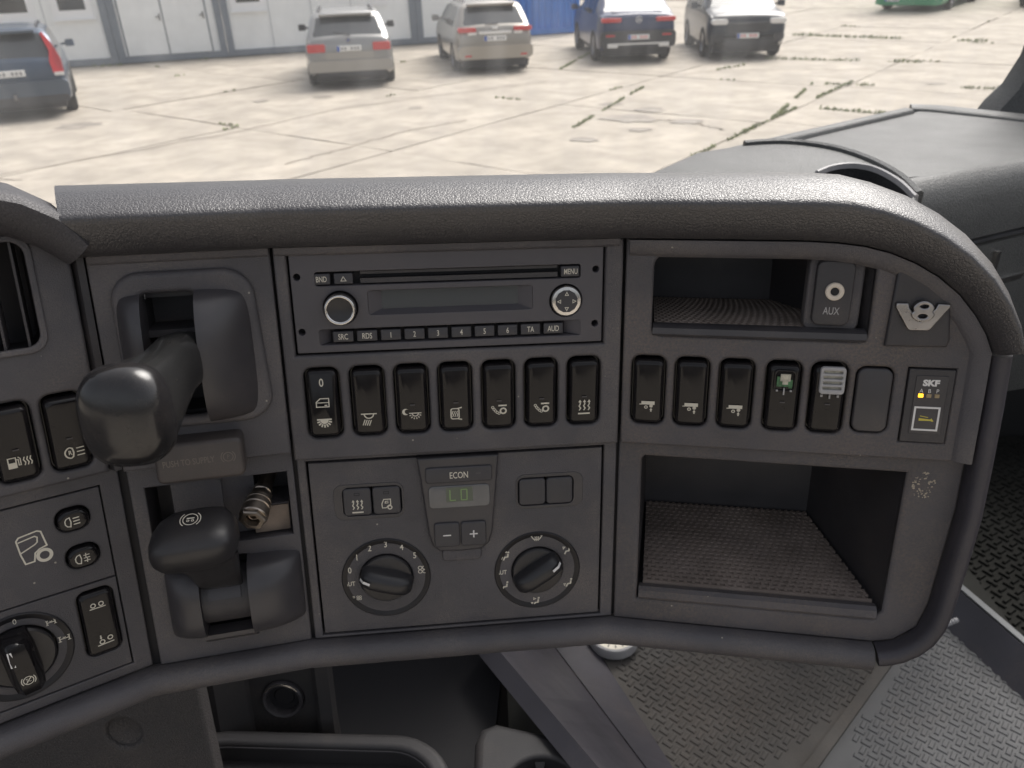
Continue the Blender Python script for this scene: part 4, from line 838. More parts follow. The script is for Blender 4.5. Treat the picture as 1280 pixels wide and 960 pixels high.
# rounded pod between the two dashboards, with an oblong cup opening
t = wthing('centre_pod', 'rounded grey dash pod with a silver rimmed oval cup opening', 'dash pod', (0, 0, 0))
ZP = -.235
arc = [at(px, py, ZP) for px, py in ((870, 190), (930, 181), (985, 179), (1040, 186), (1085, 200), (1125, 221), (1150, 245))]; arc = crom(arc)
body = arc + [at(1120, 300, ZP), at(900, 300, ZP), at(780, 230, ZP)]
op = [at(px, py, ZP) for px, py in ((1022, 216), (1040, 209), (1064, 206), (1088, 209), (1108, 217), (1128, 230), (1144, 246), (1130, 256), (1080, 262), (1040, 240))]; op = crom(op[:7]) + op[7:]
cen = sum(body, Vector((0, 0, 0))) / len(body)
me = plate([((p.x) * 1000, (p.y) * 1000) for p in body][::-1], [[(p.x * 1000, p.y * 1000) for p in op]], 30, 6, 4, 0, 2)
o = obj('pod_top', me, 'shelf', t); o.location = (0, 0, ZP)
oc = sum(op, Vector((0, 0, 0))) / len(op)
obj('cup_liner', loftm([[p + Vector((0, 0, -.002)) for p in op], [p + Vector((0, 0, -.02)) for p in op], [oc + (p - oc) * .85 + Vector((0, 0, -.07)) for p in op]], False, True, 40, True, 1.0), 'dark', t)
lip([oc + (p - oc) * 1.02 for p in op[:37]][::-1], [(-.002, -.004), (-.002, .002), (.0, .003), (.002, .002), (.002, -.004)], 'clip', 'silver_rim', t)
lip([p + Vector((0, 0, .002)) for p in arc[6:]][::-1], [(-.003, -.03), (-.003, .002), (0, .004), (.004, .002), (.006, -.05)], 'shelf', 'pod_bead', t)
# windscreen
def wsl(x): return 1.05 + .55 * x
gl = bpy.data.materials.new('windscreen_glass'); gl.use_nodes = True; g = gl.node_tree; g.nodes.remove(g.nodes['Principled BSDF'])
out = g.nodes['Material Output']; tr = g.nodes.new('ShaderNodeBsdfTransparent'); df = g.nodes.new('ShaderNodeBsdfTranslucent'); df.inputs[0].default_value = (.9, .9, .9, 1)
gg = g.nodes.new('ShaderNodeBsdfGlossy'); gg.inputs['Roughness'].default_value = .02
tc = g.nodes.new('ShaderNodeTexCoord'); mp = g.nodes.new('ShaderNodeMapping'); mp.inputs['Scale'].default_value = (11, 11, 2); mp.inputs['Rotation'].default_value = (0, rad(14), 0)
nz = g.nodes.new('ShaderNodeTexNoise'); nz.inputs['Scale'].default_value = 2.5; nz.inputs['Detail'].default_value = 6
rg = g.nodes.new('ShaderNodeMapRange'); rg.inputs['From Min'].default_value = .45; rg.inputs['From Max'].default_value = .8; rg.inputs['To Min'].default_value = .06; rg.inputs['To Max'].default_value = .15
m1_ = g.nodes.new('ShaderNodeMixShader'); m2_ = g.nodes.new('ShaderNodeMixShader'); fr = g.nodes.new('ShaderNodeFresnel'); fr.inputs[0].default_value = 1.2
g.links.new(tc.outputs['Object'], mp.inputs[0]); g.links.new(mp.outputs[0], nz.inputs['Vector']); g.links.new(nz.outputs[0], rg.inputs['Value'])
g.links.new(rg.outputs[0], m1_.inputs[0]); g.links.new(tr.outputs[0], m1_.inputs[1]); g.links.new(df.outputs[0], m1_.inputs[2])
g.links.new(fr.outputs[0], m2_.inputs[0]); g.links.new(m1_.outputs[0], m2_.inputs[1]); g.links.new(gg.outputs[0], m2_.inputs[2]); g.links.new(m2_.outputs[0], out.inputs[0])
o = obj('windscreen', mk([(-1.0, wsl(-1.0), -.45), (1.6, wsl(1.6), -.45), (1.6, wsl(1.6) - .16, .45), (-1.0, wsl(-1.0) - .16, .45)], [(0, 1, 2, 3)], scale=1), gl); wplace(o, (0, 0, 0))
tag(o, 'large dusty windscreen pane in front of the dashboard', 'windscreen')
for nm, bx, cl in (('cab_door', (1.52, 1.58, -1.1, 1.75, -1.25, -.34), (.07, .068, .07)), ('cab_door', (-1.2, -1.14, -1.1, .7, -1.25, -.34), (.07, .068, .07)), ('cab_bulkhead', (.1, 1.6, 1.75, 1.8, -1.25, -.6), (.03, .03, .03)), ('cab_bulkhead', (-1.2, .12, .95, 1.0, -1.25, -.6), (.03, .03, .03))):
    o = obj(nm, mk(*box(*bx), scale=1), mat(nm, cl, .8)); wplace(o, (0, 0, 0)); o['kind'] = 'structure'
# pillar at the right end of the screen
p0 = at(1272, 136, SH)
t = wthing('windscreen_pillar', 'grey plastic windscreen pillar rising from the passenger shelf corner', 'pillar', tuple(p0))
pil = [(-.015, 0), (-.005, -.04), (.06, -.06), (.16, -.02), (.16, .05), (.02, .05)]
obj('cover', loftm([[(x * k + dx, y * k + .05, z) for x, y in pil] for z, k, dx in ((-.06, 1.3, -.05), (.0, 1.15, -.02), (.03, 1.0, .005), (.08, .92, .025), (.2, .9, .04), (.55, .9, .06))], True, True, 50, True, 1.0), 'shelf', t)

# ------------------------------------------------------------------ the yard outside (metres, ground at z = 0)
def emat(name, col, rough=.6, **k): return mat(name, col, rough, **k)
XM = dict(
 concrete=emat('yard_concrete', (.405, .36, .30), .9, var=.24, vscale=1.1, dust=.9, dscale=3.2, dcol=(.25, .22, .19), dthr=.46, bump=.5, bscale=14),
 soil=emat('joint_soil', (.18, .15, .115), .95, var=.3, vscale=2),
 grass=emat('weeds', (.24, .27, .13), .8, var=.4, vscale=6),
 stain=emat('oil_stain', (.27, .24, .205), .8, var=.3, vscale=3),
 panelw=emat('cabin_panel_white', (.88, .90, .90), .5, var=.05, vscale=2),
 frameg=emat('cabin_frame_grey', (.20, .23, .27), .5, var=.1, vscale=3),
 pvc=emat('window_frame_white', (.85, .86, .87), .4),
 glass=emat('dark_glass', (.03, .035, .04), .08, spec=.8),
 blue=emat('container_blue', (.03, .19, .62), .45, var=.1, vscale=2),
 silver=emat('paint_silver', (.34, .335, .325), .28, metal=.6, coat=.4),
 beige=emat('paint_bronze', (.36, .335, .30), .28, metal=.6, coat=.4),
 navy=emat('paint_navy', (.012, .024, .085), .3, coat=.3),
 black=emat('paint_black_blue', (.010, .014, .022), .3, coat=.3),
 teal=emat('paint_slate_blue', (.06, .085, .125), .3, metal=.5, coat=.4),
 trim=emat('car_trim', (.04, .04, .045), .6),
 tyre=emat('tyre_rubber', (.02, .02, .02), .8),
 rim=emat('wheel_rim', (.22, .22, .23), .35, metal=.8),
 red=emat('tail_lens', (.55, .025, .03), .2, coat=.6),
 clear=emat('clear_lens', (.75, .74, .72), .15, coat=.6),
 plate=emat('number_plate', (.80, .80, .78), .5),
 eub=emat('plate_blue_band', (.03, .10, .45), .5),
 ink=emat('plate_ink', (.30, .30, .31), .6),
 inkr=emat('plate_ink_red', (.70, .25, .25), .6),
 bgreen=emat('bus_green', (.03, .30, .13), .4, coat=.3),
 rail=emat('roof_rail', (.05, .05, .055), .4),
)
ground = obj('ground', mk([(-250, -60, 0), (250, -60, 0), (250, 400, 0), (-250, 400, 0)], [(0, 1, 2, 3)], scale=1), XM['concrete']); ground.location = (0, 0, -.035); ground['kind'] = 'structure'
band = obj('joint_bed', mk([(-45, 0, 0), (60, 0, 0), (60, 70, 0), (-45, 70, 0)], [(0, 1, 2, 3)], scale=1), XM['soil'], ground, (0, 0, .012))
E1 = Vector((math.cos(rad(52)), math.sin(rad(52)))); E2 = Vector((E1.y, -E1.x))
Dl = [-4.55 + 3.76 * k + random.uniform(-.12, .12) for k in range(-11, 12)]; Cl = [16.9 + 4.25 * k + random.uniform(-.2, .2) for k in range(-5, 12)]
Dl[11] = -4.55; Dl[9] = -12.1
joints = []
rs = random.Random(3)
for i in range(len(Dl) - 1):
    sh = rs.uniform(-.5, .5)
    for j in range(len(Cl) - 1):
        q = []
        gap = .018
        for d, c in ((Dl[i] + gap, Cl[j] + gap), (Dl[i + 1] - gap, Cl[j] + gap), (Dl[i + 1] - gap, Cl[j + 1] - gap), (Dl[i] + gap, Cl[j + 1] - gap)):
            p = E2 * d + E1 * (c + sh); q.append((p.x + rs.uniform(-.02, .02), p.y + rs.uniform(-.02, .02)))
        cx, cy = sum(p[0] for p in q) / 4, sum(p[1] for p in q) / 4
        if cy < 5 or cy > 48 or abs(cx) > cy * .75 + 5: continue
        if area2(q) < 0: q = q[::-1]
        zt = .035 + rs.uniform(-.004, .004)
        # ragged, slightly broken outline
        l = []
        for k in range(4):
            a, b = Vector(q[k]), Vector(q[(k + 1) % 4])
            for m in range(5): l.append(tuple(a.lerp(b, m / 5) + Vector((rs.uniform(-.02, .02), rs.uniform(-.02, .02)))))
        V = [(x - cx, y - cy, zt) for x, y in l] + [(x - cx, y - cy, -.02) for x, y in l]; n = len(l)
        o = obj('concrete_slab', mk(V, [tuple(range(n))] + [(k, k + n, (k + 1) % n + n, (k + 1) % n) for k in range(n)], scale=1), XM['concrete'], ground, (cx, cy, 0))
        if 7 < cy < 34 and abs(cx) < 16: joints.append((q[0], q[1])); joints.append((q[1], q[2]))
# weeds in the joints
V, Fc = [], []
def tuft(x, y, h, nb, sp):
    for _ in range(nb):
        a = rs.uniform(0, 6.28); r = rs.uniform(0, sp); bx, by = x + r * math.cos(a), y + r * math.sin(a); t_ = rs.uniform(0, 6.28); hh = h * rs.uniform(.4, 1.1); w = .012
        lx, ly = hh * .6 * math.cos(t_), hh * .6 * math.sin(t_); b = len(V); px, py = -math.sin(t_) * w, math.cos(t_) * w
        V.extend([(bx - px, by - py, 0), (bx + px, by + py, 0), (bx + lx * .5 + px, by + ly * .5 + py, hh * .7), (bx + lx * .5 - px, by + ly * .5 - py, hh * .7), (bx + lx, by + ly, hh)])
        Fc.extend([(b, b + 1, b + 2, b + 3), (b + 3, b + 2, b + 4)])
def line(a, b, dens, h=.06, sp=.05, keep=.7):
    a, b = Vector(a), Vector(b); n = int((b - a).length / dens)
    for k in range(n):
        p = a.lerp(b, (k + rs.random()) / n); g = .5 + .5 * math.sin(p.x * 2.1 + p.y * 1.3) * math.sin(p.x * .7 - p.y * 1.9)
        if g > 1 - keep: tuft(p.x, p.y, h * rs.uniform(.6, 1.3), 5, sp)
for a, b in joints: line(a, b, .10, .045, .035, rs.choice((.0, .04, .1, .2)))
line((2.28, 10.21), (7.04, 16.53), .06, .05, .035, .62); line((4.31, 12.9), (6.19, 16.41), .05, .05, .04, .8)
line((.9, 12.3), (2.9, 16.8), .06, .05, .035, .45); line((1.42, 19.95), (2.55, 23.44), .06, .05, .05, .8)
line((6.19, 16.41), (9.33, 14.93), .06, .06, .05, .45); line((5.0, 14.0), (6.3, 12.9), .05, .06, .05, .6)
line((6.5, 20.6), (9.6, 18.9), .06, .07, .07, .55); line((9.0, 26), (13, 22.5), .06, .09, .09, .6); line((4.9, 18.9), (6.6, 20.2), .08, .06, .05, .4); line((-12, 24.0), (-2.5, 27.1), .12, .07, .08, .35)
gr = obj('weeds', mk(V, Fc, scale=1), XM['grass']); gr['kind'] = 'stuff'; gr['label'] = 'thin green weeds growing along the slab joints'
# dark cracks and oil stains
for k, (x, y, rx, ry) in enumerate(((-7.6, 14.6, .45, .22), (-4.9, 16.7, .18, .1), (-3.7, 17.0, .2, .1), (2.1, 13.4, .5, .22), (2.6, 14.2, .28, .16), (2.0, 14.9, .25, .1), (3.0, 13.0, .3, .12), (1.2, 11.9, .25, .1), (8.4, 15.9, .2, .08), (9.9, 13.6, .45, .2), (-1.6, 15.2, .14, .08), (2.1, 12.5, .2, .09))):
    l = [(rx * math.cos(a) * rs.uniform(.6, 1.2), ry * 1.6 * math.sin(a) * rs.uniform(.6, 1.2)) for a in [6.283 * q / 18 for q in range(18)]]
    o = obj('oil_stain', mk([(a, b, 0) for a, b in l], [tuple(range(18))], scale=1), XM['stain'], ground, (x, y, .0795 - .0)); o.location.z = .042
def bez(pts, n=40, jit=.05):
    out = []
    for k in range(n):
        t_ = k / (n - 1) * (len(pts) - 1); i = min(int(t_), len(pts) - 2); p = Vector(pts[i]).lerp(Vector(pts[i + 1]), t_ - i); out.append((p.x + rs.uniform(-jit, jit), p.y + rs.uniform(-jit, jit)))
    return out
for pts in (((-7.5, 10.4), (-6.2, 11.75), (-4.4, 13.5), (-3.1, 15.4), (-1.2, 16.7), (1, 18)), ((-6.5, 10.6), (-8.5, 11.2), (-11, 11.4)), ((-3, 11), (-1.6, 13), (-.6, 13.8)), ((3.5, 18.2), (5, 18.8), (7, 18.4), (9, 17.6)), ((2.0, 13.4), (2.9, 13.1), (3.4, 12.2))):
    Vr, Fr = ribbon(bez(pts), .028); o = obj('crack', mk(Vr, Fr, scale=1), XM['soil'], ground, (0, 0, 0)); o.location.z = .0412
GZ = .004
# site cabins: a row of white modular units with grey frames
CF = Matrix.Translation((-12.16, 24.05, 0)) @ Matrix.Rotation(rad(18.36), 4, 'Z')
def cabin(t0, t1, label, wins=(), doors=(), seams=(), vents=()):
    w = t1 - t0; c = thing('site_cabin', label, 'cabin', CF @ Matrix.Translation((t0, 0, 0)), 'site cabins along the yard', False)
    obj('wall', mk(*box(.1, w - .1, .06, 2.4, .18, 2.62), scale=1), XM['panelw'], c)
    fr = merge(box(.005, .21, .0, .24, .03, 2.8), box(w - .21, w - .005, .0, .24, .03, 2.8))
    obj('corner_post', mk(*box(.005, .20, .0, .24, .03, 2.8), scale=1), XM['frameg'], c); obj('corner_post', mk(*box(w - .20, w - .005, .0, .24, .03, 2.8), scale=1), XM['frameg'], c)
    obj('base_rail', mk(*box(.2, w - .2, .012, .24, .03, .2), scale=1), XM['frameg'], c); obj('roof_rail', mk(*box(.2, w - .2, .012, .24, 2.58, 2.8), scale=1), XM['frameg'], c)
    for x0, x1, z0, z1 in wins:
        f = obj('window', fixn(mk(*merge(box(x0 - .17, x1 + .17, .01, .08, z0 - .22, z0), box(x0 - .17, x1 + .17, .01, .08, z1, z1 + .15), box(x0 - .17, x0, .01, .08, z0, z1), box(x1, x1 + .17, .01, .08, z0, z1)), scale=1)), XM['pvc'], c)
        obj('pane', mk(*box(x0, x1, .04, .07, z0, z1), scale=1), XM['glass'], f); obj('sill', mk(*box(x0 - .2, x1 + .2, -.05, .06, z0 - .26, z0 - .222), scale=1), XM['pvc'], f)
    for x0, x1 in doors:
        d_ = obj('door', mk(*box(x0 + .015, x1 - .015, .03, .07, .21, 2.3), scale=1), XM['panelw'], c)
        obj('door_gap', mk(*merge(box(x0 - .03, x0 + .012, .045, .065, .21, 2.33), box(x1 - .012, x1 + .03, .045, .065, .21, 2.33)), scale=1), XM['frameg'], d_)
        obj('handle', mk(*merge(box(x1 - .18, x1 - .06, -.03, .0, 1.18, 1.21), box(x1 - .1, x1 - .06, .0, .03, 1.1, 1.28)), scale=1), XM['rim'], d_)
    for x in seams: obj('panel_joint', mk(*box(x - .006, x + .006, .052, .062, .2, 2.58), scale=1), XM['frameg'], c)
    for x0, x1, z0, z1 in vents: obj('vent', mk(*box(x0, x1, .02, .07, z0, z1), scale=1), XM['pvc'], c)
    return c
cabin(-4.8, 1.22, 'white site cabin with two windows behind the slate blue estate car', [(3.0, 4.05, 1.47, 2.2), (4.82, 5.5, 1.47, 2.2)], (), (2.4, 4.4))
cabin(1.22, 4.25, 'white site cabin with grey framed double doors', (), [(.28, 1.41), (1.42, 2.6)])
cabin(4.25, 10.06, 'long white site cabin with one small window beside the silver car', [(.47, 1.14, 1.46, 2.2)], (), (1.36, 2.6, 3.8), [(4.4, 4.95, 1.18, 1.5)])
cabin(10.06, 13.2, 'white site cabin behind the bronze estate car', (), (), (1.5,))
c = thing('shipping_container', 'blue steel shipping container between the bronze and navy cars', 'container', CF @ Matrix.Translation((13.5, .4, 0)), None, False)
obj('shell', mk(*box(.05, 2.3, .1, 5.9, .1, 2.5), scale=1), XM['blue'], c); obj('corner_post', mk(*box(0, .12, 0, .14, .03, 2.58), scale=1), XM['blue'], c); obj('corner_post', mk(*box(2.24, 2.36, 0, .14, .03, 2.58), scale=1), XM['blue'], c)
obj('base_rail', mk(*box(.12, 2.24, .02, .16, .03, .22), scale=1), XM['blue'], c)
for k in range(9): obj('corrugation', loftm([[(.2 + .23 * k, .1, z), (.24 + .23 * k, .055, z), (.32 + .23 * k, .055, z), (.36 + .23 * k, .1, z)] for z in (.22, 2.5)], True, True, 20, True, 1.0), XM['blue'], c)

# ------------------------------------------------------------------ cars
def interp(tab, y):
    for k in range(len(tab) - 1):
        if tab[k][0] <= y <= tab[k + 1][0]:
            u = (y - tab[k][0]) / max(1e-9, tab[k + 1][0] - tab[k][0]); return tab[k][1] + (tab[k + 1][1] - tab[k][1]) * u
    return tab[0][1] if y < tab[0][0] else tab[-1][1]
def car(label, paint, M, L, Wd, tops, belt, zb, rearwin, frontwin, side, wheels, wr, tum=.30, name='parked_car', cat='car'):
    """body lofted from the rear (y = 0) to the front (y = L); tops: roof line over y"""
    c = thing(name, label, cat, M, 'cars parked in the yard', False)
    ys = sorted(set([round(t_[0], 4) for t_ in tops] + [round(L * k / 46, 3) for k in range(47)] + [rearwin[0], rearwin[1], frontwin[0], frontwin[1]] + [q for s_ in side for q in s_]))
    half = Wd / 2; rings = []
    for y in ys:
        top = interp(tops, y); e = min(y, L - y); w = half * (1 - .10 * max(0, 1 - e / .42) ** 2); zs = min(belt, top - .03)
        zb_ = zb + .10 * max(0, 1 - e / .30)
        wt = w - tum * max(0, top - belt) - .05 - (.03 if top <= belt + .05 else 0)
        h = [(w - .10, zb_), (w - .015, zb_ + .05), (w, zb_ + .18), (w + .012, (zb_ + zs) / 2 + .06), (w - .01, zs - .10), (w - .035, zs), (wt + .03, top - .07), (wt - .02, top - .025), (wt - .12, top), (wt * .5, top + .018), (0, top + .025)]
        if top - belt < .15: h[6] = (w - .05, max(zs, top - .06)); h[7] = (w - .09, max(zs + .01, top - .025)); h[8] = (w - .17, top)
        rings.append([(-x, y, z) for x, z in h] + [(x, y, z) for x, z in h[-2::-1]])
    n = len(rings[0]); V = [p for r in rings for p in r]; groups = {'body': [], 'rear_window': [], 'windscreen': [], 'side_window': []}
    for k in range(len(ys) - 1):
        ym = (ys[k] + ys[k + 1]) / 2
        for i in range(n - 1):
            f = (k * n + i, (k + 1) * n + i, (k + 1) * n + i + 1, k * n + i + 1); ii = min(i, n - 2 - i); g_ = 'body'
            if ii >= 8 - 0 and rearwin[0] <= ym <= rearwin[1]: g_ = 'rear_window'
            elif ii >= 8 and frontwin[0] <= ym <= frontwin[1]: g_ = 'windscreen'
            elif ii == 5 and any(a <= ym <= b for a, b in side): g_ = 'side_window'
            groups[g_].append(f)
    groups['body'] += [tuple(range(n)), tuple((len(ys) - 1) * n + i for i in range(n - 1, -1, -1))]
    for g_, fs in groups.items():
        if not fs: continue
        use = sorted({i for f in fs for i in f}); mp_ = {a: b for b, a in enumerate(use)}
        me = mk([V[i] for i in use], [tuple(mp_[i] for i in f) for f in fs], 42, 1); obj(g_, fixn(me) if g_ == 'body' else me, XM[paint] if g_ == 'body' else XM['glass'], c)
    for y in wheels:
        for sx in (-1, 1):
            ty = [(wr * .62, -.10), (wr * .93, -.11), (wr, -.075), (wr, .075), (wr * .93, .11), (wr * .62, .10)]
            wh = obj('wheel', lathe(ty, 28, 35, 1), XM['tyre'], c, (sx * (half - .085), y, wr), (0, rad(90) * sx, 0))
            obj('rim', lathe([(wr * .64, .085), (wr * .6, .10), (wr * .55, .06), (wr * .2, .07), (0, .085)], 20, 25, 1), XM['rim'], wh)
            arch = [(half + .004) * sx, y]
    obj('underbody', mk(*box(-half + .14, half - .14, .25, L - .25, zb - .12, zb + .2), scale=1), XM['trim'], c)
    return c
def cbox(c, name, m, x0, x1, y0, y1, z0, z1, r=.02, parent=None):
    w, h = x1 - x0, z1 - z0
    me = plate([(p[0] * 1000, p[1] * 1000) for p in rrect(w, h, min(r, w / 2.2, h / 2.2), (x0 + x1) / 2, (z0 + z1) / 2, 3)], [], (y1 - y0) * 1000, 6, 2, 0)
    o = obj(name, me, XM[m], parent or c); o.location = (0, y0, 0); o.rotation_euler = (rad(90), 0, 0); return o
def plate_no(c, x, y, z, ink='ink', w=.52):
    p = cbox(c, 'number_plate', 'plate', x - w / 2, x + w / 2, y - .012, y + .02, z - .055, z + .055, .01)
    o = obj('country_band', mk(*box(x - w / 2 + .004, x - w / 2 + .06, 0, .002, z - .052, z + .052), scale=1), XM['eub'], p); o.rotation_euler = (rad(-90), 0, 0); o.location = (0, 0, .003); o.rotation_euler = (0, 0, 0)
    o.data = mk([(x - w / 2 + .004, z - .052, 0), (x - w / 2 + .06, z - .052, 0), (x - w / 2 + .06, z + .052, 0), (x - w / 2 + .004, z + .052, 0)], [(0, 1, 2, 3)], scale=1); o.data.materials.append(XM['eub'])
    V_, F_ = merge(*[poly([(x - w / 2 + .09 + k * .068, z - .03), (x - w / 2 + .09 + k * .068 + .042, z - .03), (x - w / 2 + .09 + k * .068 + .042, z + .03), (x - w / 2 + .09 + k * .068, z + .03)]) for k in (0, 1, 3, 4, 5)])
    o = obj('characters', mk(V_, F_, scale=1), XM[ink], p); o.location = (0, 0, .003)
def mirrors(c, half, y, z, m):
    for sx in (-1, 1):
        o = obj('mirror', loftm([[(sx * (half - .02) + sx * dx, y + dy * k, z + dz * k) for dy, dz in ((-.05, -.03), (.06, -.03), (.08, .05), (-.03, .06))] for dx, k in ((0, .45), (.08, .5), (.1, 1.5), (.24, 1.6), (.26, 1.0))], True, True, 50, True, 1.0), XM[m], c)
def rails(c, half, y0, y1, z, m='rail'):
    for sx in (-1, 1): obj('roof_rail', loftm([[(sx * (half) + dx, y, zz + dz) for dx, dz in ((-.02, -.01), (.02, -.01), (.02, .02), (-.02, .02))] for y, zz in ((y0, z - .04), (y0 + .1, z + .03), ((y0 + y1) / 2, z + .05), (y1 - .1, z + .03), (y1, z - .05))], True, True, 40, True, 1.0), XM[m], c)
def place(x, y, deg): return Matrix.Translation((x, y, GZ)) @ Matrix.Rotation(rad(deg), 4, 'Z')
def roof(top, belt, L, tail, hood, fw, fwe):        # roof line of an estate or hatchback
    return [(0, .62), (.015, belt - .16), (.05, belt - .02), (.10, belt + .02), (tail, top - .06), (tail + .12, top), (fwe - .5, top + .01), (fwe, top - .06), (fw, belt + .06), (fw + .1, belt + .02), (L - .7, hood), (L - .25, hood - .10), (L - .08, hood - .22), (L, .55)]
# silver estate
c = car('silver estate car with round blue badge on its tailgate', 'silver', place(-3.22, 18.1, 10), 4.84, 1.85, roof(1.46, .98, 4.84, .62, .92, 3.75, 2.95), .96, .24, (.14, .58), (3.0, 3.72), ((.75, 1.55), (1.62, 2.5), (2.56, 3.35)), (.95, 3.84), .325)
for sx in (-1, 1): cbox(c, 'tail_light', 'red', min(sx * .50, sx * .88), max(sx * .50, sx * .88), -.02, .1, .74, .90, .03)
cbox(c, 'tailgate_panel', 'silver', -.52, .52, -.012, .1, .55, .74); plate_no(c, 0, -.02, .80)
cbox(c, 'bumper', 'silver', -.90, .90, -.05, .2, .34, .58, .08); cbox(c, 'bumper_strip', 'trim', -.70, .70, -.06, .1, .26, .34, .03)
o = obj('badge', lathe([(.045, 0), (.045, .012), (0, .014)], 24, 30, 1), XM['rim'], c); o.rotation_euler = (rad(90), 0, 0); o.location = (0, .0, .96)
obj('badge_quarters', mk([(0, 0, .016), (.03, 0, .016), (.021, .021, .016), (0, .03, .016), (-.03, 0, .016), (-.021, -.021, .016), (0, -.03, .016)], [(0, 1, 2, 3), (0, 4, 5, 6)], scale=1), XM['eub'], o)
o = obj('rear_wiper', mk(*box(-.30, .05, .0, .015, 0, .02), scale=1), XM['trim'], c); o.location = (0, .11, 1.05); o.rotation_euler = (0, rad(10), 0)
cbox(c, 'spoiler', 'silver', -.56, .56, .46, .62, 1.40, 1.45, .02); mirrors(c, .92, 3.1, 1.02, 'trim'); rails(c, .58, .8, 2.9, 1.47)
# bronze estate
c = car('bronze estate car with chrome bar above the plate and sweeping tail lights', 'beige', place(-.10, 19.7, 10), 4.76, 1.81, roof(1.48, .98, 4.76, .60, .95, 3.7, 2.85), .98, .24, (.14, .55), (2.9, 3.66), ((.75, 1.5), (1.56, 2.45), (2.5, 3.3)), (.95, 3.65), .325)
for sx in (-1, 1):
    cbox(c, 'tail_light', 'red', min(sx * .44, sx * .87), max(sx * .44, sx * .87), -.02, .14, .90, 1.0, .04); cbox(c, 'reverse_lamp', 'clear', min(sx * .44, sx * .64), max(sx * .44, sx * .64), -.022, .1, .84, .90, .02)
    cbox(c, 'reflector', 'red', min(sx * .58, sx * .74), max(sx * .58, sx * .74), -.065, .1, .38, .42, .01)
cbox(c, 'chrome_bar', 'clear', -.38, .38, -.03, .1, .85, .91, .015); plate_no(c, 0, -.01, .76); cbox(c, 'bumper', 'beige', -.88, .88, -.055, .2, .32, .62, .1)
cbox(c, 'emblem', 'clear', -.06, .06, -.01, .1, .95, 1.0, .03); cbox(c, 'spoiler', 'beige', -.56, .56, .44, .62, 1.42, 1.47, .02)
o = obj('rear_wiper', mk(*box(-.2, .1, .0, .015, 0, .02), scale=1), XM['trim'], c); o.location = (0, .11, 1.05)
mirrors(c, .90, 3.05, 1.04, 'beige'); rails(c, .57, .8, 2.8, 1.49)
# navy coupe SUV
c = car('navy coupe SUV with star emblem and chrome bumper strip', 'navy', place(3.36, 20.6, 3), 4.73, 1.89, [(0, .7), (.015, .95), (.05, 1.02), (.12, 1.08), (.35, 1.12), (1.25, 1.56), (1.6, 1.6), (2.6, 1.6), (2.9, 1.54), (3.6, 1.14), (3.75, 1.10), (4.2, 1.04), (4.5, .94), (4.66, .8), (4.73, .6)], 1.06, .28, (.40, 1.22), (2.95, 3.55), ((1.0, 1.55), (1.6, 2.4), (2.46, 3.2)), (.92, 3.79), .365)
for sx in (-1, 1):
    cbox(c, 'tail_light', 'red', min(sx * .42, sx * .90), max(sx * .42, sx * .90), -.03, .14, .93, 1.03, .04); cbox(c, 'reflector', 'red', min(sx * .58, sx * .80), max(sx * .58, sx * .80), -.06, .1, .62, .66, .01)
    cbox(c, 'exhaust_tip', 'clear', min(sx * .50, sx * .76), max(sx * .50, sx * .76), -.075, .1, .37, .43, .02)
cbox(c, 'bumper', 'trim', -.92, .92, -.05, .2, .36, .74, .1); cbox(c, 'chrome_strip', 'clear', -.76, .76, -.07, .1, .43, .47, .01); plate_no(c, 0, -.065, .60, 'inkr')
o = obj('emblem', lathe([(.075, 0), (.075, .015), (.062, .015), (.062, .004)], 28, 30, 1), XM['clear'], c); o.rotation_euler = (rad(90), 0, 0); o.location = (0, -.0, .98)
obj('star', mk(*merge(*[poly([(.062 * math.cos(a), .062 * math.sin(a)), (.014 * math.cos(a + 1.05), .014 * math.sin(a + 1.05)), (0, 0), (.014 * math.cos(a - 1.05), .014 * math.sin(a - 1.05))]) for a in (rad(90), rad(210), rad(330))]), scale=1), XM['clear'], o, (0, 0, .01))
cbox(c, 'spoiler', 'navy', -.62, .62, .28, .42, 1.10, 1.14, .02); mirrors(c, .95, 3.2, 1.12, 'navy')
# dark SUV facing the truck
c = car('blue black SUV facing the truck with wide dark grille', 'black', place(6.0, 20.5, -4), 4.6, 1.86, [(0, .62), (.03, .82), (.10, .95), (.30, 1.03), (.9, 1.09), (1.05, 1.12), (1.75, 1.56), (2.0, 1.62), (3.6, 1.62), (4.0, 1.56), (4.45, 1.12), (4.55, .9), (4.6, .65)], 1.06, .28, (4.05, 4.4), (1.08, 1.72), ((1.7, 2.4), (2.46, 3.2), (3.26, 3.9)), (.88, 3.6), .36)
for sx in (-1, 1):
    cbox(c, 'headlight', 'clear', min(sx * .50, sx * .88), max(sx * .50, sx * .88), -.02, .2, .80, .92, .05); cbox(c, 'fog_recess', 'trim', min(sx * .60, sx * .86), max(sx * .60, sx * .86), -.035, .1, .44, .60, .04)
cbox(c, 'grille', 'trim', -.52, .52, -.03, .1, .62, .84, .07); cbox(c, 'lower_intake', 'trim', -.55, .55, -.035, .1, .32, .46, .05); plate_no(c, 0, -.04, .55, 'inkr'); mirrors(c, .94, 1.55, 1.14, 'black'); rails(c, .6, 2.0, 3.8, 1.62)
for k in range(5): cbox(c, 'grille_bar', 'black', -.48, .48, -.036, .05, .645 + .038 * k, .655 + .038 * k, .004)
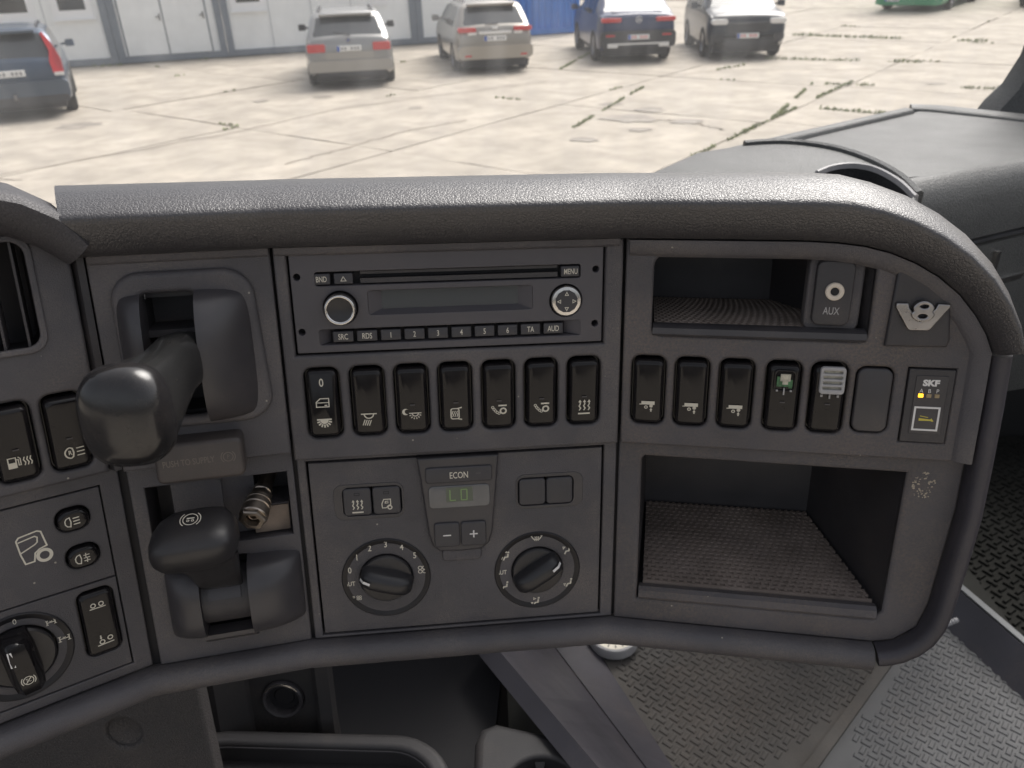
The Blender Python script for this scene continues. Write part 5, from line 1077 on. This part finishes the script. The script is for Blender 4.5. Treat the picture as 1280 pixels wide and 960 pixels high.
# slate blue estate at the left
th = 26; wx, wy = -8.62, 16.55; Rz = Matrix.Rotation(rad(th), 2)
off = Rz @ Vector((-.84, -.98)); c = car('slate blue estate car with tall red tail lights and tow hook', 'teal', place(wx + off.x, wy + off.y, th), 4.73, 1.86, roof(1.52, .99, 4.73, .50, .96, 3.6, 2.8), .97, .27, (.13, .48), (2.85, 3.55), ((.62, 1.4), (1.46, 2.35), (2.42, 3.25)), (.98, 3.74), .34, tum=.26)
for sx in (-1, 1):
    pts = [(.72, .78, .0), (.90, .80, .02), (.90, 1.02, .03), (.80, 1.30, .26), (.70, 1.46, .40), (.66, 1.44, .38), (.74, 1.16, .16), (.70, .98, .03)]
    V_ = [(sx * x, y - .025, z) for x, z, y in pts] + [(sx * x, y + .1, z) for x, z, y in pts]; k = len(pts)
    obj('tail_light', fixn(mk(V_, [tuple(range(k)), tuple(range(2 * k - 1, k - 1, -1))] + [(i, (i + 1) % k, (i + 1) % k + k, i + k) for i in range(k)], 30, 1)), XM['red'], c)
    cbox(c, 'reverse_lamp', 'clear', min(sx * .73, sx * .89), max(sx * .73, sx * .89), -.03, .06, .74, .80, .01)
plate_no(c, 0, -.02, .82); cbox(c, 'bumper', 'teal', -.92, .92, -.07, .2, .34, .68, .1); cbox(c, 'bumper_skirt', 'trim', -.88, .88, -.075, .1, .28, .42, .05)
o = obj('tow_hook', loftm([[(math.cos(q) * .022, y, z + math.sin(q) * .022) for q in [6.283 * k / 10 for k in range(10)]] for y, z in ((.05, .38), (-.10, .36), (-.16, .37))] + [[(math.cos(q) * .03, -.17 + math.sin(q) * .03, z) for q in [6.283 * k / 10 for k in range(10)]] for z in (.40, .46, .48)], True, True, 60, True, 1.0), XM['rim'], c)
cbox(c, 'spoiler', 'teal', -.58, .58, .34, .5, 1.46, 1.51, .02); mirrors(c, .93, 3.0, 1.06, 'teal'); rails(c, .62, .8, 2.8, 1.52)
# green bus far off
c = thing('green_bus', 'green bus parked at the far side of the yard', 'bus', place(15.9, 33.4, -38), None, False)
hb_ = 1.22
obj('body', loftm([[(x, y, z) for x, z in rrect(2.44, 2.6, .2, 0, 1.52, 4)] for y in (0, .12, 8.9, 9)], True, True, 40, True, 1.0), XM['bgreen'], c)
for y in (1.6, 6.6):
    for sx in (-1, 1):
        wh = obj('wheel', lathe([(.3, -.14), (.47, -.15), (.5, -.1), (.5, .1), (.47, .15), (.3, .14)], 30, 35, 1), XM['tyre'], c, (sx * 1.12, y, .5), (0, rad(90) * sx, 0)); obj('rim', lathe([(.31, .12), (.25, .05), (0, .08)], 20, 25, 1), XM['rim'], wh)
for k in range(6): obj('window', mk(*box(1.215, 1.235, .5 + 1.4 * k, 1.75 + 1.4 * k, 1.7, 2.6), scale=1), XM['glass'], c)
obj('rear_window', mk(*box(-.95, .95, -.02, .02, 1.7, 2.6), scale=1), XM['glass'], c); plate_no(c, -.6, -.07, .42); obj('bumper', mk(*box(-1.2, 1.2, -.06, .05, .26, .56), scale=1), XM['bgreen'], c)
c = thing('white_van', 'white van partly hidden beside the green bus', 'van', place(21.2, 33.0, -30), None, False)
obj('body', loftm([[(x, y, z) for x, z in rrect(1.9, h_ - .3, .15, 0, (h_ + .3) / 2, 4)] for y, h_ in ((0, 2.0), (.1, 2.1), (3.4, 2.1), (4.0, 1.3), (4.9, 1.1), (5, .9))], True, True, 40, True, 1.0), XM['panelw'], c)
for y in (.9, 4.0):
    for sx in (-1, 1): wh = obj('wheel', lathe([(.2, -.1), (.32, -.11), (.34, -.08), (.34, .08), (.32, .11), (.2, .1), (0, .1)], 26, 35, 1), XM['tyre'], c, (sx * .86, y, .34), (0, rad(90) * sx, 0))
obj('rear_window', mk(*box(-.75, .75, -.02, .02, 1.3, 1.85), scale=1), XM['glass'], c)
for o in bpy.data.objects:
    if '_mm' in o: del o['_mm']
